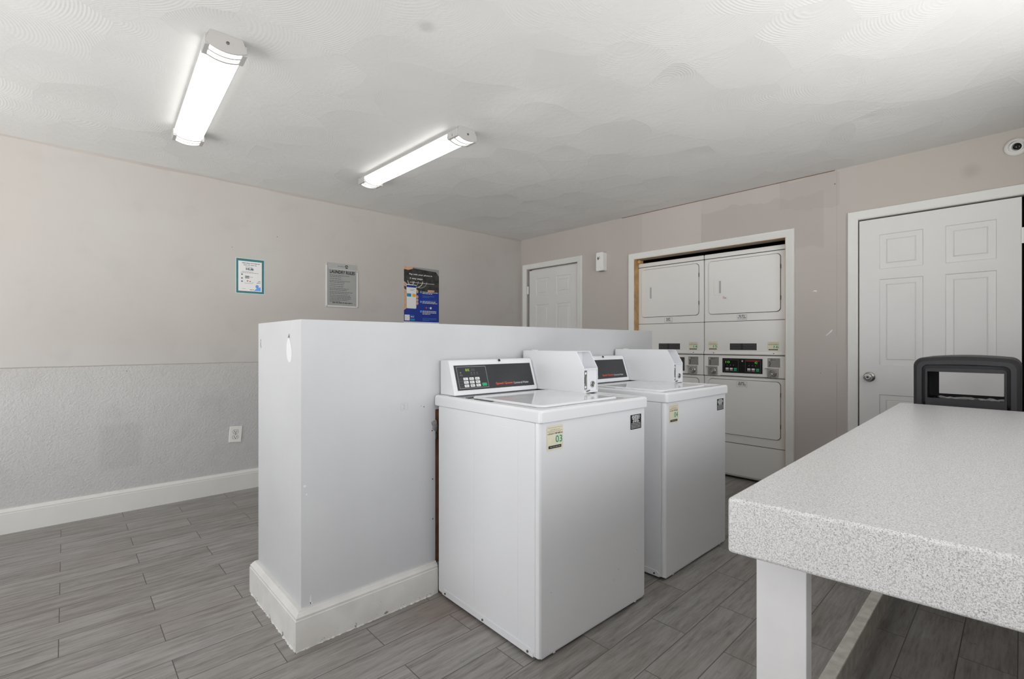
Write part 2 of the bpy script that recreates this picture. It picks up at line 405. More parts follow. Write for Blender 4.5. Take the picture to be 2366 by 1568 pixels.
class Art:
    def __init__(s, bm, O, U, V):
        s.bm = bm; s.O = Vector(O); s.U = Vector(U).normalized(); s.V = Vector(V).normalized(); s.N = s.U.cross(s.V)
    def P(s, u, v, n): return s.O + s.U * u + s.V * v + s.N * n
    def poly(s, pts, mi, n=.0004):
        f = s.bm.faces.new([s.bm.verts.new(s.P(u, v, n)) for u, v in pts]); f.material_index = mi
    def rect(s, u0, u1, v0, v1, mi, n=.0004): s.poly([(u0, v0), (u1, v0), (u1, v1), (u0, v1)], mi, n)
    def rr(s, u0, u1, v0, v1, r, mi, n=.0004): s.poly(rrect(u0, u1, v0, v1, r, 4), mi, n)
    def disc(s, u, v, r, mi, n=.0004, rv=None, k=20):
        rv = rv or r
        s.poly([(u + r * math.cos(2 * PI * i / k), v + rv * math.sin(2 * PI * i / k)) for i in range(k)], mi, n)
    def frame(s, u0, u1, v0, v1, w, mi, n=.0004):
        s.rect(u0, u1, v0, v0 + w, mi, n); s.rect(u0, u1, v1 - w, v1, mi, n)
        s.rect(u0, u0 + w, v0 + w, v1 - w, mi, n); s.rect(u1 - w, u1, v0 + w, v1 - w, mi, n)
    def text(s, t, u0, v0, h, mi, n=.0008, w=None, center=None, bold=0):
        vs, fs, asp = text_mesh(t, bold)
        w = w or h * asp
        if center is not None: u0 = center - w / 2
        bv = [s.bm.verts.new(s.P(u0 + x * w, v0 + y * h, n)) for x, y in vs]
        for f in fs:
            try:
                q = s.bm.faces.new([bv[i] for i in f]); q.material_index = mi
            except ValueError: pass
        return w
    def lines(s, u0, u1, v, h, mi, n=.0006, rnd=None, center=False):
        """one line of print too small to read: a run of word-sized dashes"""
        rnd = rnd or random
        u = u0
        while u < u1 - h * .6:
            w = min(h * rnd.uniform(1.6, 5.5), u1 - u)
            s.rect(u, u + w, v, v + h, mi, n); u += w + h * .75

# ------------------------------------------------------------------ camera
FPX = 1103.0; CH = 1.15
cam = bpy.data.cameras.new('camera'); co = bpy.data.objects.new('camera', cam); C.objects.link(co)
cam.sensor_width = 36; cam.lens = FPX / 2366 * 36; cam.shift_y = 9 / 2366; cam.clip_start = .02
th = math.atan((2361 - 1183) / FPX)
co.location = (0, 0, CH); co.rotation_euler = (R(90), 0, th - R(90))
bpy.context.scene.camera = co

XR = 4.09; YL = 4.207; ZC = 2.41; XB = -1.9; YF = -.52

SCR = [[(x, -y) for x, y in q] for q in (
    [(2.880, 3.036), (2.885, 2.980), (2.889, 2.930), (2.899, 2.930), (2.894, 2.982), (2.888, 3.036)],
    [(2.889, 2.932), (2.922, 2.916), (2.962, 2.925), (2.962, 2.933), (2.922, 2.925), (2.897, 2.938)])]
# ------------------------------------------------------------------ room shell
bm = nb(); box(bm, XB - .3, 5.3, YF - .3, YL + .2, -.1, 0); struct('floor', bm, 'floor', smooth=0)
bm = nb(); box(bm, XB - .3, 5.3, YF - .3, YL + .2, ZC, ZC + .1)
a = Art(bm, (0, 0, ZC), (1, 0, 0), (0, -1, 0))      # loose flake of plaster paint
for p_ in SCR: a.poly(p_, 1, .0015)
struct('ceiling', bm, ['ceiling', 'white_mark'], smooth=0)
bm = nb(); box(bm, XB - .15, XR + .13, YL, YL + .15, 0, ZC)
a = Art(bm, (0, YL, 0), (1, 0, 0), (0, 0, 1))
a.disc(.31, .96, .003, 1); a.disc(.95, 1.90, .003, 1); a.disc(1.28, 2.03, .004, 1)
struct('wall_left', bm, ['wall_left', 'smudge'], smooth=0)
# caulked, slightly wavy joint between ceiling and left wall
bm = nb(); pts = []
nseg = 60
for i in range(nseg + 1):
    x = XB + (XR - XB) * i / nseg; w = .007 + .004 * math.sin(x * 5.1) + .003 * math.sin(x * 13.7 + 1)
    pts.append((x, w))
vs = [[bm.verts.new((x, YL, ZC - .006 - w * .9)), bm.verts.new((x, YL - .004, ZC - .004 - w * .5)), bm.verts.new((x, YL - .012 - w * .4, ZC))] for x, w in pts]
for p, q in zip(vs, vs[1:]):
    for k in range(2): bm.faces.new((p[k], q[k], q[k + 1], p[k + 1]))
struct('trim_1', bm, 'wall_plain', smooth=60, wn=False)

# right wall with three openings
T = .12
bm = nb()
D1 = (3.305, 4.10, 2.04); AL = (1.254, 2.605, 1.975); D2 = (-.012, .79, 2.018)
def seg(y0, y1, z0, z1): box(bm, XR, XR + T, y0, y1, z0, z1)
seg(D1[1], YL, 0, ZC); seg(D1[0], D1[1], D1[2], ZC); seg(AL[1], D1[0], 0, ZC); seg(AL[0], AL[1], AL[2], ZC)
seg(D2[1], AL[0], 0, ZC); seg(D2[0], D2[1], D2[2], ZC); seg(YF - .15, D2[0], 0, ZC)
a = Art(bm, (XR, 0, 0), (0, -1, 0), (0, 0, 1))
a.poly([(-1.075, 1.535), (-1.062, 1.539), (-1.045, 1.533), (-1.045, 1.545), (-1.06, 1.547)], 1)
a.poly([(-.985, 1.205), (-.965, 1.222), (-.95, 1.235), (-.943, 1.252), (-.955, 1.246), (-.967, 1.229), (-.984, 1.212)], 1)
a.disc(-.93, 2.31, .005, 2); a.disc(-1.02, .93, .003, 2)
struct('wall_right', bm, ['wall_right', 'white_mark', 'smudge'], smooth=0)
bm = nb(); box(bm, XR - .003, XR + .002, .93, 2.75, ZC - .004, ZC - .0005); struct('trim_8', bm, 'brown_wood', smooth=0)   # open joint along the ceiling
# alcove behind the dryers
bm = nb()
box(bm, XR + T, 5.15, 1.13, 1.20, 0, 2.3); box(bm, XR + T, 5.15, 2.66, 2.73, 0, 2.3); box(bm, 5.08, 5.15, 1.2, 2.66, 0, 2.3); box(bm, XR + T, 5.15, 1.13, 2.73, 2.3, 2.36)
struct('wall_alcove', bm, 'dark', smooth=0)  # walls coloured near-black to paint in the closet's shade
bm = nb(); box(bm, XR - .01, XR + T + .02, 2.60, 2.625, 0, 1.975); box(bm, XR - .01, XR + T + .02, 1.235, 1.256, 0, 1.975); box(bm, XR - .01, XR + .03, 1.256, 2.60, 1.972, 1.99)
struct('trim_2', bm, 'pine', smooth=0)

def casing(name, y0, y1, z, w, t=.018):
    """three-sided moulded door casing on the right wall; inner opening y0..y1, top z"""
    bm = nb()
    prof = [(0, 0), (0, t * .62), (w * .12, t * .8), (w * .25, t * .72), (w * .7, t), (w * .92, t), (w, t * .55), (w, 0)]  # (out from opening, thickness)
    n = len(prof)
    def ring(yc, zc, dy, dz): return [bm.verts.new((XR - p[1], yc + dy * p[0], zc + dz * p[0])) for p in prof]
    loops = [ring(y1, 0, 1, 0), ring(y1, z, 1, 1), ring(y0, z, -1, 1), ring(y0, 0, -1, 0)]
    for A, B in zip(loops, loops[1:]):
        for k in range(n): bm.faces.new((A[k], A[(k + 1) % n], B[(k + 1) % n], B[k]))
    bm.faces.new(loops[0]); bm.faces.new(loops[-1][::-1])
    return struct(name, bm, 'trim', smooth=25)
casing('trim_3', 3.315, 4.105, 2.042, .062)
casing('trim_4', 1.254, 2.605, 1.973, .062)
casing('trim_5', -.012, .79, 2.02, .062)

def panel_door(name, y0, y1, z1, xf, cols, rows, t=.035):
    """six-panel moulded door; front face at x = xf facing -x"""
    bm = nb()
    ys = sorted({y0, y1, *[v for c in cols for v in c]}); zs = sorted({.008, z1, *[v for r in rows for v in r]})
    g = {}
    def V(x, y, z):
        key = (round(x, 5), round(y, 5), round(z, 5))
        if key not in g: g[key] = bm.verts.new((x, y, z))
        return g[key]
    def inset(c, r, d):
        return (c[0] + d, c[1] - d, r[0] + d, r[1] - d)
    for ya, yb in zip(ys, ys[1:]):
        for za, zb in zip(zs, zs[1:]):
            if (ya, yb) in cols and (za, zb) in rows:
                steps = [(0, 0), (.004, .006), (.036, .0030), (.0385, .0062), (.043, .0015)]
                prev = None
                for d, dep in steps:
                    q = inset((ya, yb), (za, zb), d)
                    lp = [V(xf + dep, q[0], q[2]), V(xf + dep, q[1], q[2]), V(xf + dep, q[1], q[3]), V(xf + dep, q[0], q[3])]
                    if prev:
                        for k in range(4): bm.faces.new((prev[k], prev[(k + 1) % 4], lp[(k + 1) % 4], lp[k]))
                    prev = lp
                bm.faces.new(prev)
            else:
                bm.faces.new((V(xf, ya, za), V(xf, yb, za), V(xf, yb, zb), V(xf, ya, zb)))
    b = [bm.verts.new(p) for p in ((xf + t, y0, .008), (xf + t, y1, .008), (xf + t, y1, z1), (xf + t, y0, z1))]
    bm.faces.new(b)
    def edge(pts, b0, b1):
        bm.faces.new([V(*p) for p in pts] + [b1, b0])
    edge([(xf, y, .008) for y in ys], b[0], b[1]); edge([(xf, y, z1) for y in ys], b[3], b[2])
    edge([(xf, y0, z) for z in zs], b[0], b[3]); edge([(xf, y1, z) for z in zs], b[1], b[2])
    return struct(name, bm, 'door', smooth=22)
rows = [(.22, .80), (1.00, 1.59), (1.66, 1.897)]
d1 = panel_door('door_1', 3.325, 4.072, 2.022, XR + .012, [(3.427, 3.638), (3.752, 3.961)], [(.22, .80), (1.00, 1.607), (1.712, 1.92)])
d2 = panel_door('door_2', 0.0, .783, 2.008, XR - .004, [(.103, .333), (.44, .67)], rows)
def knob(parent, y, z, x):
    bm = nb(); mt = Matrix.Translation((x, y, z)) @ Matrix.Rotation(R(-90), 4, 'Y')
    lathe(bm, [(0, 0), (.033, 0), (.034, .004), (.028, .009), (.012, .012), (.011, .026), (.02, .032), (.0265, .042), (.027, .052), (.022, .06), (.0135, .0625), (.012, .060), (.0, .060)], 32, mt)
    lathe(bm, [(0, .0606), (.0085, .0606), (.0085, .0612), (.004, .0622), (0, .0622)], 20, mt, mi=1)
    k = obj('door_knob', bm, ['steel', 'gasket'], parent, wn=False); k['label'] = 'round brushed metal knob'
knob(d2, .725, .918, XR - .004)
def hinge(parent, y, z, x):
    bm = nb(); mt = Matrix.Translation((x, y, z))
    for k in range(5): lathe(bm, [(0, -.044 + k * .018), (.0062, -.044 + k * .018), (.0062, -.028 + k * .018), (0, -.028 + k * .018)], 12, mt)
    box(bm, x - .001, x + .004, y - .012, y + .012, z - .045, z + .047)
    obj('hinge', bm, 'plastic_white', parent)
hinge(d1, 4.085, 1.79, XR - .003)
hinge(d2, -.011, 1.78, XR - .012)
hinge(d2, -.011, .3, XR - .012)
# door jambs/stops (behind the leaf)
bm = nb()
for y0, y1, z, in ((3.305, 4.10, 2.04), (-.012, .79, 2.018)):
    box(bm, XR + .055, XR + T, y0, y0 + .03, 0, z, mi=1); box(bm, XR + .055, XR + T, y1 - .03, y1, 0, z); box(bm, XR + .055, XR + T, y0, y1, z - .03, z)  # hinge-side jamb near-black, painting in the shade of the door gap
    box(bm, XR + T, XR + T + .02, y0 - .05, y1 + .05, 0, z + .05, mi=1)
struct('trim_6', bm, ['trim', 'dark'], smooth=0)

# unseen walls behind the camera, with big daylight openings
def wall_open(name, axis, c, lo, hi, ops, t=.12):
    bm = nb()
    def bx(a0, a1, z0, z1):
        if a1 - a0 < 1e-4 or z1 - z0 < 1e-4: return
        if axis == 'x': box(bm, c - t, c, a0, a1, z0, z1)
        else: box(bm, a0, a1, c - t, c, z0, z1)
    p = lo
    for a0, a1, z0, z1 in ops:
        bx(p, a0, 0, ZC); bx(a0, a1, 0, z0); bx(a0, a1, z1, ZC); p = a1
    bx(p, hi, 0, ZC)
    struct(name, bm, 'wall_plain', smooth=0)
WF = [(-1.35, -.02, .03, 2.25), (.35, 3.0, .82, 2.2)]
WB = [(1.05, 1.75, .03, 2.25), (1.9, 3.95, .03, 2.3)]
wall_open('wall_front', 'y', YF, XB - .12, XR, WF)
wall_open('wall_back', 'x', XB, YF, YL, WB)
wi = 0
def window(axis, c, a0, a1, z0, z1, n):
    global wi; wi += 1
    bm = nb(); f = .05
    def bx(p0, p1, q0, q1):
        if axis == 'x': box(bm, c - .09, c - .03, p0, p1, q0, q1)
        else: box(bm, p0, p1, c - .09, c - .03, q0, q1)
    bx(a0, a0 + f, z0, z1); bx(a1 - f, a1, z0, z1); bx(a0 + f, a1 - f, z0, z0 + f); bx(a0 + f, a1 - f, z1 - f, z1)
    for i in range(1, n):
        m = a0 + (a1 - a0) * i / n; bx(m - .02, m + .02, z0 + f, z1 - f)
    struct('window_%d' % wi, bm, 'trim', smooth=0)
    # daylight portal filling the opening
    L = bpy.data.lights.new('daylight_portal', 'AREA'); L.shape = 'RECTANGLE'
    o = bpy.data.objects.new('daylight_portal', L); C.objects.link(o)
    L.size = a1 - a0; L.size_y = z1 - z0; L.cycles.is_portal = True
    if axis == 'y': o.location = ((a0 + a1) / 2, c - .1, (z0 + z1) / 2); o.rotation_euler = (R(90), 0, R(180)) 
    else: o.location = (c - .1, (a0 + a1) / 2, (z0 + z1) / 2); o.rotation_euler = (R(90), 0, R(90))
    d = Vector((0, 1, 0)) if axis == 'y' else Vector((1, 0, 0))
    o.rotation_euler = d.to_track_quat('-Z', 'Y').to_euler()
for i, w in enumerate(WF): window('y', YF, *w, 2)
for w in WB: window('x', XB, *w, 2)


# baseboards
def base_prof(h, t): return [(0, 0), (t, 0), (t, h * .80), (t * .90, h * .815), (t * .93, h * .88), (t * .80, h * .90), (t * .62, h * .955), (t * .52, h * .965), (t * .42, h), (0, h)]
bm = nb(); P = base_prof(.15, .018)
prism(bm, [(YL - p[0], p[1]) for p in P], 'x', XB, XR)
struct('baseboard_left', bm, 'trim', smooth=25)
bm = nb()
for y0, y1 in ((.853, 1.19), (2.67, 3.25), (YF, -.08)): prism(bm, [(XR - p[0] * .8, p[1] * .85) for p in P], 'y', y0, y1)
for v in bm.verts: pass
struct('baseboard_right', bm, 'trim', smooth=25)

# ------------------------------------------------------------------ low partition
PX0, PX1, PY0, PY1, PZ = .655, 3.174, 1.872, 2.42, 1.242
CX0, CX1, CZ0, CZ1 = 1.262, 2.95, .12, .842
bm = nb()
box(bm, PX0, CX0, PY0, PY1, 0, PZ); box(bm, CX1, PX1, PY0, PY1, 0, PZ); box(bm, CX0, CX1, PY0, PY1, CZ1, PZ); box(bm, CX0, CX1, PY0, PY1, 0, CZ0)
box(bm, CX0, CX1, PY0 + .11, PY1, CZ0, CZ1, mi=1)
box(bm, CX0 + .003, CX0 + .042, PY0 + .013, PY0 + .11, CZ0, CZ1, mi=2); box(bm, 2.05, 2.09, PY0 + .013, PY0 + .11, CZ0, CZ1, mi=2)
box(bm, CX0 + .045, CX1, PY0 + .013, PY0 + .05, CZ1 - .09, CZ1, mi=3)
# end face marks: bare white oval, smudges, paint drips, screw heads
a = Art(bm, (PX0, 0, 0), (0, -1, 0), (0, 0, 1))
pts = []
for i in range(24):
    t = 2 * PI * i / 24; v = math.sin(t); w = .030 * (1.0 - .18 * v)
    pts.append((-2.006 + w * math.cos(t) + .006 * -v, 1.123 + .049 * v))
a.poly(pts, 4)
a.poly([(-2.02, 1.172), (-2.003, 1.19), (-1.999, 1.178), (-1.995, 1.17), (-2.004, 1.174)], 5)
for u, v, r1, r2 in ((-2.383, 1.165, .004, .004), (-2.386, 1.15, .002, .012), (-2.378, 1.135, .0025, .006), (-2.39, 1.14, .0015, .008)): a.disc(u, v, r1, 5, rv=r2)
a = Art(bm, (0, PY0, 0), (1, 0, 0), (0, 0, 1))
for u, v, r1, r2 in ((.668, .605, .005, .004), (.675, .572, .0025, .0035), (.69, .165, .003, .018), (.692, .15, .006, .004)): a.disc(u, v, r1, 4, rv=r2)
for u, v in ((1.245, .745), (1.247, .52), (1.248, .335)): a.disc(u, v, .0035, 6)
a.frame(1.08, 1.115, .855, .885, .0012, 7); a.text('2', 1.09, .86, .02, 7); a.disc(1.185, .865, .003, 7); a.disc(1.2, .86, .003, 5)
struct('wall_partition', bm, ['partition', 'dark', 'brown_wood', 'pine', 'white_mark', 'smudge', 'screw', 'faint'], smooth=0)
bm = nb()
P = base_prof(.142, .03)
def bring(x, y, dx, dy): return [(x + dx * p[0], y + dy * p[0], p[1]) for p in P]
loft(bm, [bring(1.257, PY0, 0, -1), bring(PX0, PY0, -1, -1), bring(PX0, PY1, -1, 1), bring(PX1, PY1, 1, 1), bring(PX1, PY0, 1, -1), bring(2.96, PY0, 0, -1)], closed=False, caps=True)
struct('baseboard_partition', bm, 'worn', smooth=25)
bm = nb(); rd = random.Random(12)     # thin broken caulk bead along the foot of the baseboard
def bead(n, P, D):
    prev = None
    for i in range(n + 1):
        x, y = P[0] + (P[2] - P[0]) * i / n, P[1] + (P[3] - P[1]) * i / n
        d = rd.uniform(.0, .006) if rd.random() > .25 else -.004; hh = max(.0, d) * .8 + .001
        cur = [bm.verts.new((x, y, 0)), bm.verts.new((x + D[0] * max(d, .0003), y + D[1] * max(d, .0003), 0)), bm.verts.new((x + D[0] * max(d, .0002) * .4, y + D[1] * max(d, .0002) * .4, hh)), bm.verts.new((x, y, hh + .0003))]
        if prev:
            for k in range(3): bm.faces.new((prev[k], cur[k], cur[k + 1], prev[k + 1]))
        prev = cur
bead(70, (PX0 - .03, PY0 - .030, 1.24, PY0 - .030), (0, -1)); bead(60, (PX0 - .030, PY0 - .03, PX0 - .030, PY1), (-1, 0))
struct('trim_7', bm, 'worn', smooth=0)

# foam wrapped water pipe poking out of the open stud bay
t = thing('water_pipe', 'grey wrapped water pipe elbow poking out of the partition beside the nearer washer', 'pipe', (1.262, PY0 + .05, .12))
bm = nb(); tube(bm, [(.02, .02, 0), (.02, .02, .4), (.02, .012, .56), (.016, 0, .6)], .011); obj('pipe', bm, 'brown_wood', t)
bm = nb()
tube(bm, [(.018, .0, .575), (.012, -.012, .60), (.006, -.022, .615), (.002, -.032, .625), (-.002, -.04, .645), (-.008, -.046, .66), (-.020, -.048, .655)], [.014, .016, .018, .018, .02, .018, .010], 14)
obj('foam_wrap', bm, 'foam', t)
bm = nb(); tube(bm, [(.008, -.030, .585), (.006, -.034, .60), (.004, -.034, .62)], [.015, .016, .012], 12); obj('valve_collar', bm, 'steel', t)

# ------------------------------------------------------------------ washing machines
def sticker(parent, O, U, V, w, h, num, name='number_sticker', seed=1):
    bm = nb(); a = Art(bm, O, U, V); rd = random.Random(seed)
    a.rr(0, w, 0, h, w * .1, 0)
    a.rect(w * .50, w * .97, h * .25, h * .61, 1, .0006)
    a.text('Pay with your Phone', w * .08, h * .87, h * .055, 2, .0008, w=w * .84)
    for q, (f0, f1) in enumerate(((.2, .8), (.05, .95), (.12, .85))): a.lines(w * f0, w * f1, h * (.80 - q * .06), h * .022, 2, .0008, rd)
    a.lines(w * .05, w * .45, h * .635, h * .03, 3, .0008, rd); a.lines(w * .5, w * .96, h * .64, h * .035, 3, .0008, rd)
    a.text(num, w * .53, h * .29, h * .27, 4, .001, w=w * .40)
    a.rr(w * .1, w * .88, h * .07, h * .185, h * .02, 5, .0008)
    a.lines(w * .18, w * .82, h * .11, h * .035, 6, .001, rd)
    return obj(name, bm, ['cream', 'pale_green', 'tan_ink', 'dkgrey_ink', 'green_ink', 'black', 'grey_ink'], parent, smooth=0, recalc=False)
def notice(parent, O, U, V, w, h, rows, name='warning_label', seed=3, light=False, split=False):
    bm = nb(); a = Art(bm, O, U, V); rd = random.Random(seed)
    a.rect(0, w, 0, h, 1 if not light else 0); a.rect(w * .03, w * .97, h * .03, h * .97, 0 if not light else 1, .0006)
    for i in range(rows):
        v = h * (.90 - .84 * (i + .5) / rows); big = (not split) and i < rows * .55
        hh = h * .84 / rows * (.62 if big else .34)
        if split:
            a.lines(w * .06, w * .42, v, hh, 2, .0008, rd); a.lines(w * .5, w * .95, v, hh, 2, .0008, rd)
        else:
            ins = rd.uniform(.08, .28) if big else .1
            a.lines(w * ins, w * (1 - ins), v, hh, 1 if not light else 2, .0008, rd)
    return obj(name, bm, ['black', 'white_ink', 'dkgrey_ink'] if not light else ['grey_ink', 'paper', 'dkgrey_ink'], parent, smooth=0, recalc=False)

def washer(loc, rz, num, label, tone, seed):
    t = thing('washing_machine', label, 'washing machine', loc, rz, 'coin operated top loading washers')
    W, D, ZT = .68, .655, .864
    # cabinet: side and back shell
    bm = nb(); box(bm, 0, W, .022, D, .012, ZT - .001, .006, 2)
    obj('cabinet', bm, 'enamel_side', t)
    # pressed side ribs, both sides
    for sx in (0, 1):
        bm = nb()
        for y0, y1 in ((.113, .265), (.385, .546)):
            pl = rrect(y0, y1, .052, .827, .006, 3)
            x0 = -.0010 if sx == 0 else W + .0010; x1 = .001 if sx == 0 else W - .001
            prism(bm, pl, 'x', x0, x1, bev=.0007, seg=1)
        obj('pressed_panel', bm, 'enamel_side', t)
    bm = nb(); pl = [(.03, .012), (.62, .012), (.62, .028), (.605, .040), (.045, .040), (.03, .028)]
    prism(bm, pl, 'x', -.003, .001, bev=.001, seg=1); obj('side_flange', bm, 'enamel_side', t)
    for y in (.057, .323, .594):
        bm = nb(); lathe(bm, [(0, 0), (.0045, 0), (.0045, .003), (.0025, .0045), (0, .0045)], 14, Matrix.Translation((-.003, y, .024)) @ Matrix.Rotation(R(-90), 4, 'Y'))
        obj('screw', bm, 'screw', t)
    # front panel, rounded vertical corners, hemmed bottom edge
    bm = nb(); r = .012
    prof = [(0, .021), (0, r), (.0035, .0035), (r, 0), (W - r, 0), (W - .0035, .0035), (W, r), (W, .021)]
    prism(bm, prof, 'z', .016, ZT - .002, bev=.0012, seg=1); fp = obj('front_panel', bm, 'enamel', t)
    bm = nb(); box(bm, .015, W - .015, .004, .018, .008, .017, .002, 1)
    for x in (.075, W - .085): box(bm, x, x + .01, .0005, .006, .009, .024)
    obj('bottom_hem', bm, 'screw' if False else 'enamel_side', t)
    for x in (.05, W - .05):
        for y in (.06, D - .06):
            bm = nb(); lathe(bm, [(0, 0), (.018, 0), (.018, .008), (.008, .010), (.008, .016), (0, .016)], 16, Matrix.Translation((x, y, 0)))
            obj('levelling_foot', bm, 'gasket', t)
    # top deck with recessed well
    bm = nb(); x0, x1, y0, y1 = -.003, W + .003, -.012, .688
    z0, z1 = ZT, .9115
    pl = lambda i, z, rr: [(p[0], p[1], z) for p in rrect(x0 + i, x1 - i, y0 + i, y1 - i, rr, 5)]
    # outer skin
    def wl(a0, a1, b0, b1, z, rr): return [(p[0], p[1], z) for p in rrect(a0, a1, b0, b1, rr, 5)]
    loops = [wl(x0 + .003, x1 - .003, y0 + .003, y1 - .003, z0 - .001, .012), wl(x0, x1, y0, y1, z0 + .003, .014), wl(x0, x1, y0, y1, z1 - .012, .014),
             wl(x0 + .001, x1 - .001, y0 + .001, y1 - .001, z1 - .006, .014), wl(x0 + .004, x1 - .004, y0 + .004, y1 - .004, z1 - .002, .014), wl(x0 + .010, x1 - .010, y0 + .010, y1 - .010, z1, .014),
             wl(.022, W - .022, .018, .60, z1, .02), wl(.034, W - .034, .030, .588, z1 - .007, .02)]
    loft(bm, loops, closed=False, caps=True)
    obj('top_deck', bm, 'enamel_gloss', t, smooth=50)
    # lid, slightly crowned
    bm = nb(); lx0, lx1, ly0, ly1 = .074, .566, .062, .505; zb = z1 - .006
    loft(bm, [wl(lx0, lx1, ly0, ly1, zb, .03), wl(lx0, lx1, ly0, ly1, zb + .005, .03), wl(lx0 + .003, lx1 - .003, ly0 + .003, ly1 - .003, zb + .0085, .03), wl(lx0 + .010, lx1 - .010, ly0 + .010, ly1 - .010, zb + .0095, .03),
              wl(lx0 + .022, lx1 - .022, ly0 + .022, ly1 - .022, zb + .0072, .025), wl(lx0 + .20, lx1 - .20, ly0 + .17, ly1 - .17, zb + .0080, .02)], closed=False, caps=True)
    lid = obj('lid', bm, 'enamel_gloss', t, smooth=50)
    bm = nb(); box(bm, .05, .15, .500, .513, z1 - .0065, z1 - .003, .001); box(bm, .055, .07, .34, .46, z1 - .0065, z1 - .004, .001)
    obj('lid_gap_shade', bm, 'gasket', t)  # dark strips stand in for the shadow between lid and deck
    # console
    bm = nb()
    cp = [(.685, .912), (.685, 1.066), (.680, 1.071), (.632, 1.0725), (.622, 1.070), (.616, 1.062), (.614, 1.055), (.572, .926), (.570, .912)]
    prism(bm, cp, 'x', .031, .556, bev=.003, seg=2)
    con = obj('console', bm, 'enamel', t)
    # black control face on the sloping front
    Vv = Vector((0, .614 - .572, 1.055 - .926)); Ls = Vv.length; O = Vector((.031, .572, .926))
    bm = nb(); a = Art(bm, O, (1, 0, 0), Vv); n = .0008
    pw0, pw1, pv0, pv1 = .022, .508, .008, Ls - .008
    a.rect(pw0, pw1, pv0, pv1, 0, n)
    a.frame(pw0 + .012, pw0 + .185, pv0 + .008, pv1 - .007, .0022, 1, n + .0004)
    for i, ch in enumerate('88:88'): a.text(ch if ch != ':' else ':', pw0 + .062 + i * .0115, pv1 - .030, .0125, 2 if i < 3 else 3, n + .0006, w=.009 if ch != ':' else .002)
    for i in range(3):
        for j in range(3):
            u = pw0 + .042 + i * .034; v = pv0 + .014 + j * .0165; a.rr(u, u + .026, v, v + .0125, .002, 4, n + .0006)
            a.rect(u + .004, u + .021, v + .004, v + .0055, 3, n + .001); a.rect(u + .004, u + .016, v + .0075, v + .009, 3, n + .001)
    for j in range(4): a.lines(pw0 + .017, pw0 + .038, pv0 + .016 + j * .0125, .0022, 3, n + .0006, random.Random(j))
    a.rr(pw0 + .146, pw0 + .174, pv0 + .015, pv0 + .030, .003, 5, n + .0006)
    for i in range(3):
        a.disc(pw0 + .094 + i * .017, pv0 + .082, .0018, 1, n + .0006); a.rect(pw0 + .09 + i * .017, pw0 + .1 + i * .017, pv0 + .072, pv0 + .0745, 3, n + .0006); a.rect(pw0 + .09 + i * .017, pw0 + .098 + i * .017, pv0 + .0765, pv0 + .078, 3, n + .0006)
    a.disc(pw0 + .032, pv0 + .084, .003, 1, n + .0006); a.poly([(pw0 + .022, pv0 + .068), (pw0 + .045, pv0 + .068), (pw0 + .036, pv0 + .077), (pw0 + .028, pv0 + .077)], 3, n + .0006)
    a.text('Speed Queen', pw0 + .230, pv0 + .013, .0145, 6, n + .0008, w=.110, bold=.02)
    a.text('Commercial Washer', pw0 + .346, pv0 + .0145, .0105, 4, n + .0008, w=.102)
    obj('control_face', bm, ['black_panel', 'grey_ink', 'led', 'dkgrey_ink', 'white_ink', 'green_btn', 'orange_ink'], con, smooth=0, recalc=False)
    bm = nb(); lathe(bm, [(0, 0), (.0065, 0), (.0065, .002), (0, .0025)], 16, Matrix.Translation((.33, .612, 1.066)) @ Matrix.Rotation(R(60), 4, 'X'))
    obj('plug', bm, 'black', con)
    # coin box
    X0, X1 = .562, .668; zt = 1.112
    side = [(.685, .912), (.685, zt - .004), (.681, zt), (.312, zt), (.306, zt - .003), (.262, 1.034), (.260, 1.028), (.260, .912)]
    bm = nb()
    prism(bm, side, 'x', X0, X0 + .0035, bev=.001, seg=1); prism(bm, side, 'x', X1 - .0035, X1, bev=.001, seg=1)
    box(bm, X0 + .002, X1 - .002, .312, .684, zt - .003, zt); box(bm, X0 + .002, X1 - .002, .680, .685, .913, zt - .001)
    box(bm, X0 + .0035, X1 - .0035, .355, .358, .913, zt - .003)       # deep back of the upper pocket
    box(bm, X0 + .0035, X1 - .0035, .262, .356, 1.024, 1.029)          # shelf between pocket and face
    box(bm, X0 + .0035, X1 - .0035, .268, .271, .913, 1.024)           # lower face
    box(bm, X0 + .0035, X1 - .0035, .261, .269, .913, .921)
    cb = obj('coin_box', bm, 'enamel', t)
    bm = nb(); box(bm, X0 + .006, X0 + .030, .2655, .268, .928, 1.019, .001, 1); sl = obj('coin_slide', bm, 'steel', cb)
    bm = nb(); a = Art(bm, (X0 + .006, .2654, .928), (1, 0, 0), (0, 0, 1)); a.disc(.013, .078, .006, 1); a.rect(.004, .010, .03, .06, 0); a.disc(.012, .012, .006, 1); a.rect(.012, .02, .03, .06, 2)
    obj('coin_slots', bm, ['gasket', 'white_ink', 'plate'], sl, smooth=0, recalc=False)
    bm = nb(); lathe(bm, [(0, 0), (.0150, 0), (.0155, .004), (.013, .006), (.0105, .005), (.010, .002), (.008, .002), (.0075, .007), (.002, .008), (0, .008)], 28, Matrix.Translation((.634, .268, .952)) @ Matrix.Rotation(R(90), 4, 'X'))
    obj('lock', bm, 'steel', cb, wn=False)
    bm = nb(); tube(bm, [(X0 + .012, .266, .918), (X0 + .03, .258, .921), (X0 + .046, .262, .924)], .0025, 8); obj('coin_return', bm, 'screw', cb)
    bm = nb(); lathe(bm, [(0, 0), (.003, 0), (.003, .002), (0, .002)], 10, Matrix.Translation((X0 + .045, .354, 1.09)) @ Matrix.Rotation(R(90), 4, 'X')); obj('screw', bm, 'screw', cb)
    bm = nb(); box(bm, X0 + .01, X0 + .03, .60, .63, zt, zt + .004, .001); obj('latch_tab', bm, 'enamel_side', cb)
